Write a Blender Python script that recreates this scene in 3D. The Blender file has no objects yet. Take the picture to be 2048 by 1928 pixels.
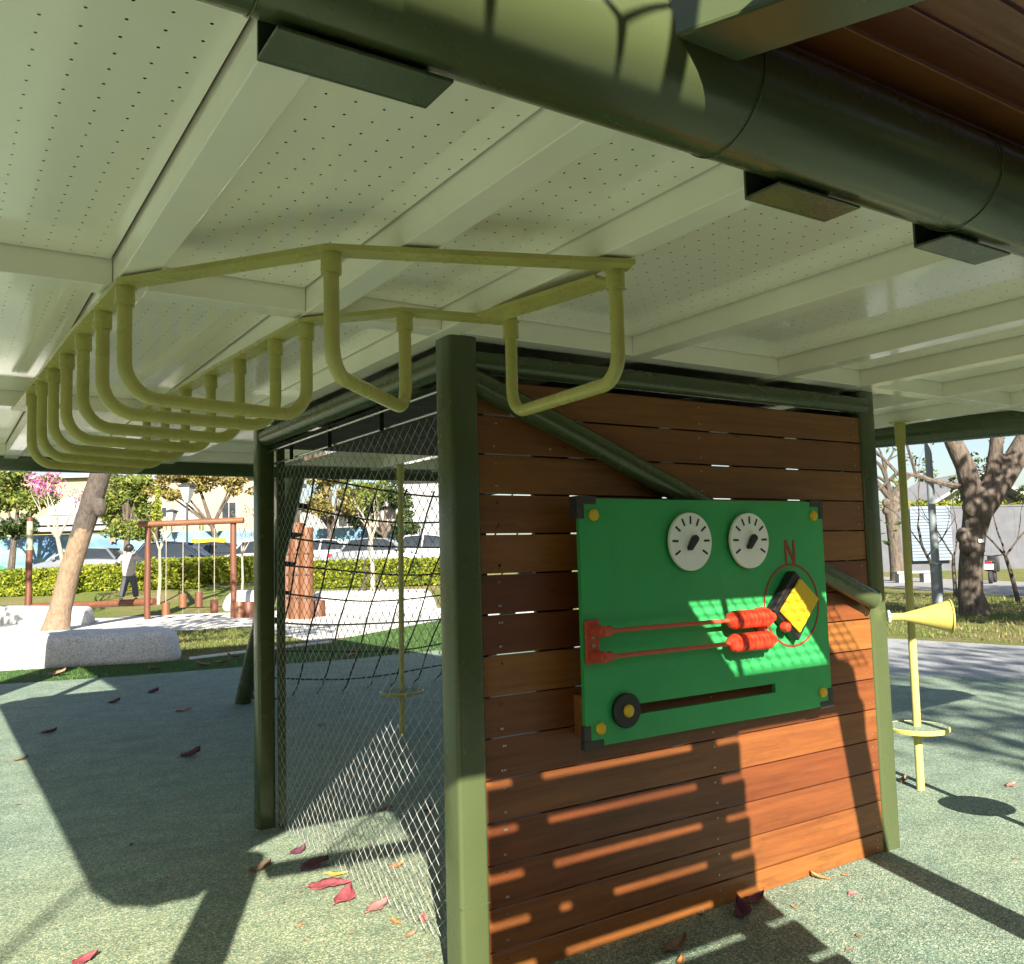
import bpy, bmesh, math, random
import numpy as np
from mathutils import Vector, Matrix

random.seed(7)
rng = np.random.default_rng(7)
scene = bpy.context.scene
COL = scene.collection
R = math.radians

# ------------------------------------------------------------------ camera
FPX, YAW, PITCH, ROLL = 1774.0, R(33.2236), R(4.8089), R(-1.51477)
CAM = np.array([-1.6651, -2.7325, 1.4741])
_f = np.array([math.sin(YAW) * math.cos(PITCH), math.cos(YAW) * math.cos(PITCH), math.sin(PITCH)])
_r = np.array([math.cos(YAW), -math.sin(YAW), 0.0])
_u = np.cross(_r, _f)
RT = math.cos(ROLL) * _r + math.sin(ROLL) * _u
UP = -math.sin(ROLL) * _r + math.cos(ROLL) * _u
FW = _f
cam_data = bpy.data.cameras.new('camera')
cam_data.sensor_fit = 'HORIZONTAL'
cam_data.sensor_width = 36.0
cam_data.lens = FPX / 2048.0 * 36.0
cam_data.clip_start = 0.05
cam_data.clip_end = 3000.0
cam = bpy.data.objects.new('camera', cam_data)
COL.objects.link(cam)
mw = Matrix.Identity(4)
for i in range(3):
    mw[i][0] = RT[i]; mw[i][1] = UP[i]; mw[i][2] = -FW[i]; mw[i][3] = CAM[i]
cam.matrix_world = mw
scene.camera = cam

# ------------------------------------------------------------------ light
SUN_EL = 27.2
LH = np.array([0.414, 0.910]); LH = LH / np.linalg.norm(LH)      # horizontal travel of the light
TE = math.tan(R(SUN_EL))
LD = Vector((LH[0], LH[1], -TE)).normalized()
sun_data = bpy.data.lights.new('sun', 'SUN')
sun_data.energy = 5.0
sun_data.angle = R(0.42)
sun_data.color = (1.0, 0.93, 0.80)
sun = bpy.data.objects.new('sun', sun_data)
COL.objects.link(sun)
sun.rotation_euler = LD.to_track_quat('-Z', 'Y').to_euler()
sun.location = (-10, -22, 14)
world = bpy.data.worlds.new('World')
scene.world = world
world.use_nodes = True
wn = world.node_tree
sky = wn.nodes.new('ShaderNodeTexSky')
sky.sky_type = 'NISHITA'
sky.sun_disc = False
sky.sun_elevation = R(SUN_EL)
sky.sun_rotation = math.atan2(-LH[0], -LH[1])
sky.air_density = 1.0
sky.dust_density = 1.6
bg = wn.nodes['Background']
bg.inputs[1].default_value = 0.05
wn.links.new(sky.outputs[0], bg.inputs[0])
scene.render.engine = 'CYCLES'
scene.view_settings.view_transform = 'Standard'
scene.view_settings.look = 'None'
scene.view_settings.exposure = 1.82
scene.view_settings.gamma = 1.0
scene.cycles.max_bounces = 7
scene.cycles.diffuse_bounces = 5
scene.cycles.glossy_bounces = 3
scene.cycles.caustics_reflective = False
scene.cycles.caustics_refractive = False
scene.cycles.transparent_max_bounces = 12

# ------------------------------------------------------------------ pixel helpers (1988 px wide view of the photo)
VS = 2048.0 / 1988.0
def ray(u, v):
    return FW + RT * ((u * VS - 1024) / FPX) - UP * ((v * VS - 964) / FPX)
def at(u, v, d):
    return CAM + ray(u, v) * d
def onz(u, v, z=0.0):
    d = ray(u, v); return CAM + d * ((z - CAM[2]) / d[2])
def ony(u, v, y):
    d = ray(u, v); return CAM + d * ((y - CAM[1]) / d[1])
def sst(a, b, x):
    t = min(1.0, max(0.0, (x - a) / (b - a))); return t * t * (3 - 2 * t)
def gh(x, y):
    d = (x - CAM[0]) * 0.548 + (y - CAM[1]) * 0.836
    l = (x - CAM[0]) * 0.836 - (y - CAM[1]) * 0.548
    return 1.12 * sst(27, 45, d) * (1 - sst(0, 10, l))
def foot(u, d):
    p = at(u, 1090, d); return np.array([p[0], p[1], gh(p[0], p[1])])

# ------------------------------------------------------------------ materials
MATS = {}
def new_mat(name):
    m = bpy.data.materials.new(name); m.use_nodes = True
    MATS[name] = m
    nt = m.node_tree
    return m, nt, nt.nodes['Principled BSDF']
def N(nt, t, **kw):
    n = nt.nodes.new(t)
    for k, v in kw.items():
        if k.startswith('i_'):
            n.inputs[int(k[2:])].default_value = v
        else:
            setattr(n, k, v)
    return n
def noise(nt, vec, scale, detail=4, rough=0.6):
    n = N(nt, 'ShaderNodeTexNoise')
    n.inputs['Scale'].default_value = scale
    n.inputs['Detail'].default_value = detail
    n.inputs['Roughness'].default_value = rough
    if vec is not None: nt.links.new(vec, n.inputs['Vector'])
    return n
def ramp(nt, fac, stops):
    n = N(nt, 'ShaderNodeValToRGB')
    cr = n.color_ramp
    while len(cr.elements) < len(stops): cr.elements.new(0.5)
    for e, (p, c) in zip(cr.elements, stops):
        e.position = p; e.color = tuple(c) + ((1,) if len(c) == 3 else ())
    if fac is not None: nt.links.new(fac, n.inputs[0])
    return n
def mix(nt, fac, a, b, mode='MIX'):
    n = N(nt, 'ShaderNodeMix', data_type='RGBA', blend_type=mode)
    for sock, val in ((n.inputs['Factor'], fac), (n.inputs['A'], a), (n.inputs['B'], b)):
        if hasattr(val, 'links') or isinstance(val, bpy.types.NodeSocket): nt.links.new(val, sock)
        elif isinstance(val, (int, float)): sock.default_value = val
        else: sock.default_value = tuple(val) + ((1,) if len(val) == 3 else ())
    return n.outputs['Result']
def math_n(nt, op, a, b=None, c=None):
    n = N(nt, 'ShaderNodeMath', operation=op)
    for i, v in enumerate((a, b, c)):
        if v is None: continue
        if isinstance(v, bpy.types.NodeSocket): nt.links.new(v, n.inputs[i])
        else: n.inputs[i].default_value = v
    return n.outputs[0]
def bump(nt, bsdf, h, strength=0.3, dist=0.01):
    b = N(nt, 'ShaderNodeBump')
    b.inputs['Strength'].default_value = strength
    b.inputs['Distance'].default_value = dist
    nt.links.new(h, b.inputs['Height'])
    nt.links.new(b.outputs[0], bsdf.inputs['Normal'])
def pos(nt):
    return N(nt, 'ShaderNodeNewGeometry').outputs['Position']
def mapping(nt, vec, scale=(1, 1, 1), loc=None):
    n = N(nt, 'ShaderNodeMapping')
    n.inputs['Scale'].default_value = scale
    nt.links.new(vec, n.inputs['Vector'])
    if loc is not None: nt.links.new(loc, n.inputs['Location'])
    return n.outputs[0]

def paint(name, col, rough=0.35, var=0.12, scale=6.0, bumps=0.05, metal=0.0, coat=0.0, dirt=0.0):
    """painted or plain surface with faint blotches, roughness wear and fine relief"""
    m, nt, b = new_mat(name)
    p = pos(nt)
    n1 = noise(nt, p, scale, 5)
    lo = [c * (1 - var) for c in col]; hi = [min(1, c * (1 + var)) for c in col]
    c = ramp(nt, n1.outputs[0], [(0.3, lo), (0.7, hi)]).outputs[0]
    if dirt > 0:
        n3 = noise(nt, p, scale * 9, 6, 0.7)
        f = ramp(nt, n3.outputs[0], [(0.60, (0, 0, 0)), (0.72, (dirt,) * 3)])
        c = mix(nt, f.outputs[0], c, [x * 0.45 for x in col])
    nt.links.new(c, b.inputs['Base Color'])
    rr = ramp(nt, noise(nt, p, scale * 2.3, 4).outputs[0], [(0.3, (rough * 0.8,) * 3), (0.7, (min(1, rough * 1.3),) * 3)])
    nt.links.new(rr.outputs[0], b.inputs['Roughness'])
    b.inputs['Metallic'].default_value = metal
    if coat: b.inputs['Coat Weight'].default_value = coat
    if bumps: bump(nt, b, noise(nt, p, scale * 12, 3).outputs[0], bumps, 0.004)
    return m

GREEN = paint('olive_green_paint', (0.062, 0.080, 0.032), 0.24, 0.05, 2.5, 0.03)
DGREEN = paint('dark_green_paint', (0.060, 0.085, 0.045), 0.28, 0.15, 5, 0.10, dirt=0.3)
CREAM = paint('cream_paint', (0.92, 0.875, 0.77), 0.20, 0.04, 3, 0.02, coat=0.5)
YELLOW = paint('yellow_paint', (0.46, 0.425, 0.135), 0.28, 0.12, 4, 0.04, dirt=0.22)
HORN = paint('bright_yellow_paint', (0.45, 0.39, 0.10), 0.3, 0.05, 7, 0.02)
def board_mat():
    m, nt, b = new_mat('green_plastic')
    p = pos(nt)
    c = ramp(nt, noise(nt, p, 2.2, 5).outputs[0], [(0.3, (0.029, 0.305, 0.080)), (0.7, (0.040, 0.37, 0.104))]).outputs[0]
    for sc_, th in (((3, 1, 90), 0.66), ((70, 1, 9), 0.68), ((40, 1, 40), 0.70)):
        f = ramp(nt, noise(nt, mapping(nt, p, sc_), 1.3, 5, 0.7).outputs[0], [(th, (0, 0, 0)), (th + 0.05, (0.22,) * 3)])
        c = mix(nt, f.outputs[0], c, (0.10, 0.42, 0.18))
    g = ramp(nt, noise(nt, p, 7, 6, 0.75).outputs[0], [(0.55, (0, 0, 0)), (0.75, (0.25,) * 3)])
    c = mix(nt, g.outputs[0], c, (0.02, 0.15, 0.05))
    nt.links.new(c, b.inputs['Base Color'])
    rr = ramp(nt, noise(nt, p, 11, 5).outputs[0], [(0.3, (0.34,) * 3), (0.7, (0.55,) * 3)])
    nt.links.new(rr.outputs[0], b.inputs['Roughness'])
    bump(nt, b, noise(nt, p, 160, 2).outputs[0], 0.08, 0.002)
    return m
BOARD = board_mat()
WHITEP = paint('white_plastic', (0.84, 0.84, 0.80), 0.4, 0.03, 9, 0.02)
BLACKP = paint('black_plastic', (0.012, 0.012, 0.014), 0.4, 0.2, 9, 0.05)
REDP = paint('red_plastic', (0.62, 0.045, 0.018), 0.35, 0.08, 9, 0.03)
REDROD = paint('red_rod', (0.50, 0.075, 0.035), 0.4, 0.08, 9, 0.03)
REDLINE = paint('red_print', (0.33, 0.030, 0.020), 0.5, 0.1, 20, 0.0)
YELP = paint('yellow_plastic', (0.68, 0.44, 0.015), 0.35, 0.06, 9, 0.05)
BRACK = paint('brown_grey_plastic', (0.040, 0.032, 0.030), 0.5, 0.15, 9, 0.05)
DARKMATT = paint('dark_matt_plate', (0.012, 0.014, 0.011), 0.85, 0.2, 5, 0.05)
DARKPOLE = paint('dark_pole_paint', (0.03, 0.033, 0.036), 0.5, 0.1, 5, 0.05)
STEEL = paint('dull_steel', (0.42, 0.42, 0.40), 0.4, 0.1, 9, 0.03, metal=0.9)
ROPE = paint('black_rope', (0.035, 0.037, 0.042), 0.8, 0.25, 60, 0.3)
NETW = paint('steel_net_wire', (0.33, 0.33, 0.30), 0.42, 0.1, 30, 0.0, metal=0.35)
CHROME = paint('bright_rail', (0.5, 0.5, 0.48), 0.25, 0.05, 9, 0.0, metal=0.9)
GREYPOLE = paint('grey_pole_paint', (0.16, 0.185, 0.20), 0.45, 0.08, 5, 0.05)
TYRE = paint('tyre_rubber', (0.015, 0.015, 0.016), 0.8, 0.2, 9, 0.1)
GLASS = paint('dark_car_glass', (0.020, 0.026, 0.032), 0.06, 0.1, 3, 0.0)
SKIN = paint('skin', (0.42, 0.24, 0.16), 0.5, 0.06, 9, 0.0)
JACKET = paint('pale_grey_fabric', (0.34, 0.315, 0.295), 0.9, 0.15, 14, 0.3)
TROUSER = paint('dark_denim', (0.055, 0.058, 0.072), 0.9, 0.2, 14, 0.3)
HAIR = paint('black_hair', (0.010, 0.009, 0.009), 0.5, 0.2, 30, 0.4)
SHOE = paint('dark_shoe', (0.03, 0.03, 0.032), 0.7, 0.2, 14, 0.1)
CONC = paint('concrete', (0.24, 0.237, 0.23), 0.85, 0.18, 2.5, 0.25, dirt=0.4)
PALEWALL = paint('pale_plaster', (0.085, 0.09, 0.105), 0.85, 0.10, 0.9, 0.2, dirt=0.3)
KERB = paint('white_kerb', (0.62, 0.62, 0.60), 0.8, 0.1, 4, 0.2)
ROOFDARK = paint('roof_edge_dark', (0.06, 0.06, 0.06), 0.7, 0.2, 2, 0.1)
HOUSEW = paint('house_cream', (0.27, 0.23, 0.17), 0.85, 0.10, 0.5, 0.1, dirt=0.15)
HOUSEY = paint('house_yellow', (0.28, 0.25, 0.14), 0.85, 0.10, 0.5, 0.1, dirt=0.15)
HOUSEG = paint('house_white', (0.25, 0.25, 0.26), 0.85, 0.08, 0.5, 0.1)
SLATE = paint('canopy_grey', (0.20, 0.21, 0.225), 0.6, 0.1, 1, 0.05)
VOIDSHADE = paint('canopy_void_shade', (0.02, 0.02, 0.02), 0.8, 0.2, 1, 0.0)
SIGNW = paint('white_sign', (0.82, 0.82, 0.82), 0.6, 0.03, 2, 0.0)
TAXI = paint('taxi_yellow', (0.78, 0.52, 0.02), 0.3, 0.05, 2, 0.0)
CARS = {'silver': paint('silver_car_paint', (0.25, 0.265, 0.29), 0.22, 0.05, 2, 0.0, metal=0.5, coat=0.6),
        'navy': paint('navy_car_paint', (0.02, 0.035, 0.075), 0.18, 0.1, 2, 0.0, metal=0.2, coat=0.7),
        'white': paint('white_car_paint', (0.42, 0.43, 0.45), 0.22, 0.04, 2, 0.0, coat=0.6),
        'blue': paint('blue_car_paint', (0.07, 0.14, 0.30), 0.2, 0.05, 2, 0.0, metal=0.3, coat=0.6),
        'black': paint('black_car_paint', (0.015, 0.016, 0.018), 0.15, 0.1, 2, 0.0, coat=0.7)}
LAMPRED = paint('tail_light_red', (0.55, 0.015, 0.015), 0.2, 0.1, 9, 0.0)
LAMPW = paint('head_light_clear', (0.30, 0.32, 0.34), 0.1, 0.05, 9, 0.0)

def wood(name, dark, light, axis='x', rough=0.38, gscale=1.0, worn=0.25):
    m, nt, b = new_mat(name)
    oi = N(nt, 'ShaderNodeObjectInfo')
    p = pos(nt)
    off = N(nt, 'ShaderNodeVectorMath', operation='SCALE')
    off.inputs[0].default_value = (7.3, 3.1, 5.7)
    nt.links.new(oi.outputs['Random'], off.inputs['Scale'])
    sc = {'x': (1.2, 22, 22), 'z': (22, 22, 1.2), 'y': (22, 1.2, 22)}[axis]
    v = mapping(nt, p, tuple(s * gscale for s in sc), off.outputs[0])
    g1 = noise(nt, v, 2.0, 6, 0.65)
    g2 = noise(nt, mapping(nt, p, tuple(s * gscale * 0.35 for s in sc), off.outputs[0]), 1.4, 3)
    c = ramp(nt, g1.outputs[0], [(0.28, dark), (0.72, light)]).outputs[0]
    c = mix(nt, 0.35, c, ramp(nt, g2.outputs[0], [(0.3, [x * 0.7 for x in dark]), (0.7, [x * 1.1 for x in light])]).outputs[0])
    hs = N(nt, 'ShaderNodeHueSaturation')
    hv = math_n(nt, 'MULTIPLY_ADD', oi.outputs['Random'], 0.65, 0.72)
    nt.links.new(hv, hs.inputs['Value'])
    hh = math_n(nt, 'MULTIPLY_ADD', oi.outputs['Random'], 0.022, 0.488)
    nt.links.new(hh, hs.inputs['Hue'])
    nt.links.new(c, hs.inputs['Color'])
    c = hs.outputs[0]
    # knots and dark nicks
    vo = N(nt, 'ShaderNodeTexVoronoi'); vo.inputs['Scale'].default_value = 2.6 * gscale
    nt.links.new(mapping(nt, p, {'x': (1, 2.4, 2.4), 'z': (2.4, 2.4, 1), 'y': (2.4, 1, 2.4)}[axis], off.outputs[0]), vo.inputs['Vector'])
    kn = ramp(nt, vo.outputs['Distance'], [(0.025, (1, 1, 1)), (0.065, (0, 0, 0))])
    c = mix(nt, math_n(nt, 'MULTIPLY', kn.outputs[0], 0.7), c, [x * 0.25 for x in dark])
    st = noise(nt, mapping(nt, p, {'x': (0.5, 1, 2.2), 'z': (2.2, 1, 0.5), 'y': (1, 0.5, 2.2)}[axis], off.outputs[0]), 8, 7, 0.8)
    sf = ramp(nt, st.outputs[0], [(0.53, (0, 0, 0)), (0.68, (worn*1.6,) * 3)])
    c = mix(nt, sf.outputs[0], c, [x * 0.45 for x in dark])
    nt.links.new(c, b.inputs['Base Color'])
    rr = ramp(nt, g1.outputs[0], [(0.3, (rough * 1.3,) * 3), (0.7, (rough * 0.8,) * 3)])
    nt.links.new(rr.outputs[0], b.inputs['Roughness'])
    bump(nt, b, g1.outputs[0], 0.22, 0.004)
    return m
PLANK = wood('stained_plank', (0.118, 0.036, 0.011), (0.255, 0.090, 0.023), 'x')
DECKW = wood('deck_plank', (0.15, 0.046, 0.014), (0.29, 0.10, 0.032), 'x')
LOGX = wood('log_horizontal', (0.075, 0.026, 0.012), (0.175, 0.068, 0.030), 'x', 0.5, 0.6)
LOGZ = wood('log_upright', (0.075, 0.026, 0.012), (0.175, 0.068, 0.030), 'z', 0.5, 0.6)
LOGPALE = wood('log_pale', (0.24, 0.25, 0.16), (0.36, 0.37, 0.26), 'z', 0.7, 0.6)

# perforated ceiling: rows of pin holes in world metres
def perforated():
    m, nt, b = new_mat('perforated_cream_panel')
    p = pos(nt)
    s = N(nt, 'ShaderNodeSeparateXYZ'); nt.links.new(p, s.inputs[0])
    def cell(o, pitch, off):
        a = math_n(nt, 'DIVIDE', math_n(nt, 'SUBTRACT', s.outputs[o], off), pitch)
        f = math_n(nt, 'FRACT', a)
        return math_n(nt, 'MULTIPLY', math_n(nt, 'SUBTRACT', f, 0.5), pitch)
    cx = cell(0, 0.0588, -1.545 + 0.0294); cy = cell(1, 0.0557, -1.238 + 0.02785)
    d2 = math_n(nt, 'ADD', math_n(nt, 'MULTIPLY', cx, cx), math_n(nt, 'MULTIPLY', cy, cy))
    hole = math_n(nt, 'LESS_THAN', d2, 0.0031 ** 2)
    n1 = noise(nt, p, 2.2, 5)
    base = ramp(nt, n1.outputs[0], [(0.3, (0.90, 0.855, 0.75)), (0.7, (0.93, 0.885, 0.795))])
    c = mix(nt, hole, base.outputs[0], (0.012, 0.012, 0.010))
    nt.links.new(c, b.inputs['Base Color'])
    b.inputs['Roughness'].default_value = 0.22
    b.inputs['Coat Weight'].default_value = 0.6; b.inputs['Coat Roughness'].default_value = 0.08
    bump(nt, b, noise(nt, p, 3.0, 2).outputs[0], 0.12, 0.03)
    return m
PERF = perforated()

def rubber():
    m, nt, b = new_mat('rubber_granule_surface')
    p = pos(nt)
    v = N(nt, 'ShaderNodeTexVoronoi'); v.inputs['Scale'].default_value = 185
    nt.links.new(p, v.inputs['Vector'])
    sep = N(nt, 'ShaderNodeSeparateColor'); nt.links.new(v.outputs['Color'], sep.inputs[0])
    gran = ramp(nt, sep.outputs[0], [(0.0, (0.070, 0.128, 0.102)), (0.35, (0.155, 0.232, 0.180)), (0.62, (0.235, 0.315, 0.240)), (0.85, (0.375, 0.435, 0.325)), (1.0, (0.58, 0.60, 0.49))])
    big = noise(nt, p, 0.55, 4, 0.55)
    yel = ramp(nt, big.outputs[0], [(0.52, (0, 0, 0)), (0.74, (0.30,) * 3)])
    c = mix(nt, yel.outputs[0], gran.outputs[0], mix(nt, 1.0, gran.outputs[0], (1.25, 1.12, 0.92), 'MULTIPLY'))
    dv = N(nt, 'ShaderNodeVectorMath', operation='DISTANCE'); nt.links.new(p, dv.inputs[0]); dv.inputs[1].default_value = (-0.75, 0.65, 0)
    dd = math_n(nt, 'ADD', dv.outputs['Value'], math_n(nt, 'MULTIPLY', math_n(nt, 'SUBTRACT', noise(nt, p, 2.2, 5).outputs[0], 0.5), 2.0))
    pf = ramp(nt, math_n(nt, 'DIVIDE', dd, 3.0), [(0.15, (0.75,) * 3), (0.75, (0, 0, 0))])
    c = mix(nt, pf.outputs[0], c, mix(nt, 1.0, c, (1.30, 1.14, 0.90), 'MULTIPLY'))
    teal = ramp(nt, noise(nt, p, 1.9, 4).outputs[0], [(0.55, (0, 0, 0)), (0.72, (0.45,) * 3)])
    c = mix(nt, teal.outputs[0], c, mix(nt, 1.0, c, (0.55, 0.85, 0.85), 'MULTIPLY'))
    grit = ramp(nt, noise(nt, p, 60, 3).outputs[0], [(0.64, (0, 0, 0)), (0.70, (0.6,) * 3)])
    c = mix(nt, grit.outputs[0], c, (0.44, 0.45, 0.38))
    dk = ramp(nt, noise(nt, p, 3.5, 5).outputs[0], [(0.3, (0.66, 0.68, 0.66)), (0.6, (0.86, 0.87, 0.84))])
    c = mix(nt, 1.0, c, dk.outputs[0], 'MULTIPLY')
    sc = ramp(nt, noise(nt, mapping(nt, p, (0.9, 2.2, 1)), 2.6, 7, 0.75).outputs[0], [(0.50, (1, 1, 1)), (0.68, (0.78, 0.77, 0.74))])
    c = mix(nt, 1.0, c, sc.outputs[0], 'MULTIPLY')
    nt.links.new(c, b.inputs['Base Color'])
    b.inputs['Roughness'].default_value = 0.75
    b.inputs['Specular IOR Level'].default_value = 0.35
    bump(nt, b, v.outputs['Distance'], 0.6, 0.004)
    return m
RUBBER = rubber()

def speckle(name, stops, scale, rough=0.8, big=None, bstr=0.4):
    m, nt, b = new_mat(name)
    p = pos(nt)
    v = N(nt, 'ShaderNodeTexVoronoi'); v.inputs['Scale'].default_value = scale
    nt.links.new(p, v.inputs['Vector'])
    sep = N(nt, 'ShaderNodeSeparateColor'); nt.links.new(v.outputs['Color'], sep.inputs[0])
    c = ramp(nt, sep.outputs[0], stops).outputs[0]
    d = ramp(nt, noise(nt, p, big or 1.2, 5).outputs[0], [(0.3, (0.85,) * 3), (0.7, (1.1,) * 3)])
    c = mix(nt, 1.0, c, d.outputs[0], 'MULTIPLY')
    nt.links.new(c, b.inputs['Base Color'])
    b.inputs['Roughness'].default_value = rough
    bump(nt, b, v.outputs['Distance'], bstr, 0.004)
    return m
TERRAZZO = speckle('pale_terrazzo', [(0, (0.30, 0.31, 0.33)), (0.3, (0.50, 0.50, 0.50)), (1, (0.66, 0.65, 0.63))], 70, 0.6)
GREYPATH = speckle('grey_granule_path', [(0, (0.16, 0.17, 0.18)), (0.5, (0.27, 0.28, 0.29)), (1, (0.42, 0.43, 0.43))], 120)
PALEPATH = speckle('pale_gravel', [(0, (0.33, 0.32, 0.30)), (0.4, (0.52, 0.51, 0.48)), (1, (0.70, 0.69, 0.66))], 45, 0.9)

def lawn_mat(name, a, b2, dry, scale=1.0):
    m, nt, b = new_mat(name)
    p = pos(nt)
    n1 = noise(nt, p, 14 * scale, 6, 0.7); n2 = noise(nt, p, 0.45 * scale, 4)
    c = ramp(nt, n1.outputs[0], [(0.3, a), (0.7, b2)]).outputs[0]
    f = ramp(nt, n2.outputs[0], [(0.42, (0, 0, 0)), (0.62, (0.85,) * 3)])
    c = mix(nt, f.outputs[0], c, ramp(nt, n1.outputs[0], [(0.3, [x * 0.6 for x in dry]), (0.7, dry)]).outputs[0])
    nt.links.new(c, b.inputs['Base Color'])
    b.inputs['Roughness'].default_value = 0.95
    b.inputs['Specular IOR Level'].default_value = 0.1
    bump(nt, b, noise(nt, p, 40 * scale, 5, 0.8).outputs[0], 1.0, 0.03)
    return m
LAWN = lawn_mat('lawn', (0.070, 0.100, 0.022), (0.19, 0.225, 0.060), (0.27, 0.215, 0.105))
TURF = lawn_mat('artificial_turf', (0.035, 0.085, 0.022), (0.085, 0.17, 0.044), (0.060, 0.11, 0.03), 2.0)

def foliage(name, cols, trans=0.3, rough=0.5):
    m, nt, b = new_mat(name)
    g = N(nt, 'ShaderNodeNewGeometry')
    k = len(cols)
    rn = g.outputs['Random Per Island']
    n = noise(nt, g.outputs['Position'], 1.3, 2)
    fac = math_n(nt, 'MULTIPLY_ADD', n.outputs[0], 0.7, math_n(nt, 'MULTIPLY_ADD', rn, 0.6, -0.17))
    c = ramp(nt, fac, [(0.15 + 0.7 * i / (k - 1), cc) for i, cc in enumerate(cols)]).outputs[0]
    nt.links.new(c, b.inputs['Base Color'])
    b.inputs['Roughness'].default_value = rough
    b.inputs['Specular IOR Level'].default_value = 0.3
    tr = N(nt, 'ShaderNodeBsdfTranslucent'); nt.links.new(c, tr.inputs[0])
    ms = N(nt, 'ShaderNodeMixShader'); ms.inputs[0].default_value = trans
    nt.links.new(b.outputs[0], ms.inputs[1]); nt.links.new(tr.outputs[0], ms.inputs[2])
    nt.links.new(ms.outputs[0], nt.nodes['Material Output'].inputs[0])
    return m
F_HEDGE = foliage('hedge_leaf', [(0.075, 0.115, 0.010), (0.20, 0.24, 0.020), (0.34, 0.34, 0.034)])
F_YG = foliage('yellow_green_leaf', [(0.05, 0.09, 0.016), (0.13, 0.17, 0.030), (0.26, 0.26, 0.050)])
F_DARK = foliage('dark_leaf', [(0.018, 0.035, 0.010), (0.045, 0.075, 0.018), (0.09, 0.12, 0.030)])
F_ORANGE = foliage('autumn_leaf', [(0.11, 0.095, 0.025), (0.23, 0.19, 0.055), (0.34, 0.275, 0.09)])
F_PINK = foliage('magenta_petal', [(0.42, 0.06, 0.25), (0.58, 0.14, 0.38), (0.62, 0.26, 0.44)])
F_TURF = foliage('turf_blade', [(0.035, 0.090, 0.022), (0.085, 0.18, 0.045), (0.15, 0.24, 0.06)], 0.2)
F_GRASS = foliage('grass_blade', [(0.06, 0.08, 0.02), (0.13, 0.16, 0.04), (0.27, 0.22, 0.09)], 0.2)

def bark_mat(name, lo, hi, scale=1.0):
    m, nt, b = new_mat(name)
    p = pos(nt)
    v = mapping(nt, p, (9 * scale, 9 * scale, 1.8 * scale))
    n1 = noise(nt, v, 1.6, 6, 0.7)
    c = ramp(nt, n1.outputs[0], [(0.32, lo), (0.68, hi)]).outputs[0]
    lich = ramp(nt, noise(nt, p, 2.0, 5).outputs[0], [(0.55, (0, 0, 0)), (0.75, (0.5,) * 3)])
    c = mix(nt, lich.outputs[0], c, [x * 1.35 for x in hi])
    nt.links.new(c, b.inputs['Base Color'])
    b.inputs['Roughness'].default_value = 0.95
    bump(nt, b, n1.outputs[0], 1.0, 0.05)
    return m
BARK = bark_mat('grey_bark', (0.038, 0.030, 0.024), (0.15, 0.118, 0.093))
BARKP = bark_mat('pale_bark', (0.19, 0.13, 0.085), (0.38, 0.28, 0.19), 1.6)
BARKD = bark_mat('dark_twig', (0.035, 0.028, 0.022), (0.10, 0.08, 0.06), 2)
BARKG = bark_mat('smooth_grey_twig', (0.22, 0.19, 0.15), (0.42, 0.37, 0.30), 2)

def leaf_mat(name, a, b2):
    m, nt, b = new_mat(name)
    tc = N(nt, 'ShaderNodeTexCoord')
    n1 = noise(nt, tc.outputs['Object'], 30, 5, 0.7)
    c = ramp(nt, n1.outputs[0], [(0.3, a), (0.7, b2)]).outputs[0]
    nt.links.new(c, b.inputs['Base Color'])
    b.inputs['Roughness'].default_value = 0.6
    bump(nt, b, n1.outputs[0], 0.4, 0.004)
    return m
LEAFM = {'red': leaf_mat('red_dead_leaf', (0.16, 0.025, 0.036), (0.33, 0.085, 0.095)),
         'purple': leaf_mat('purple_dead_leaf', (0.055, 0.014, 0.030), (0.14, 0.045, 0.065)),
         'pink': leaf_mat('pink_dead_leaf', (0.24, 0.085, 0.085), (0.40, 0.19, 0.165)),
         'orange': leaf_mat('orange_dead_leaf', (0.26, 0.11, 0.035), (0.42, 0.22, 0.085)),
         'brown': leaf_mat('brown_dead_leaf', (0.13, 0.075, 0.045), (0.29, 0.19, 0.11)),
         'yellow': leaf_mat('yellow_dead_leaf', (0.36, 0.25, 0.035), (0.50, 0.39, 0.08))}

def mural_mat():
    m, nt, b = new_mat('painted_mural')
    tc = N(nt, 'ShaderNodeTexCoord')
    o = tc.outputs['Object']
    s = N(nt, 'ShaderNodeSeparateXYZ'); nt.links.new(o, s.inputs[0])
    n1 = noise(nt, mapping(nt, o, (0.22, 1, 0.55)), 1.4, 3)
    skyc = ramp(nt, n1.outputs[0], [(0.40, (0.07, 0.15, 0.28)), (0.50, (0.13, 0.25, 0.31)), (0.60, (0.17, 0.28, 0.325)), (0.66, (0.33, 0.36, 0.36))]).outputs[0]
    # green hill on the left end: height falls along x
    hn = noise(nt, mapping(nt, o, (0.25, 0, 0)), 2.0, 2)
    hill = math_n(nt, 'SUBTRACT', math_n(nt, 'MULTIPLY_ADD', s.outputs[0], -0.16, 1.75), math_n(nt, 'MULTIPLY', hn.outputs[0], 0.9))
    f = math_n(nt, 'GREATER_THAN', hill, s.outputs[2])
    gn = ramp(nt, noise(nt, o, 1.8, 3).outputs[0], [(0.4, (0.014, 0.13, 0.06)), (0.6, (0.035, 0.20, 0.10))]).outputs[0]
    c = mix(nt, f, skyc, gn)
    nt.links.new(c, b.inputs['Base Color'])
    b.inputs['Roughness'].default_value = 0.7
    return m
MURAL = mural_mat()

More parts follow.
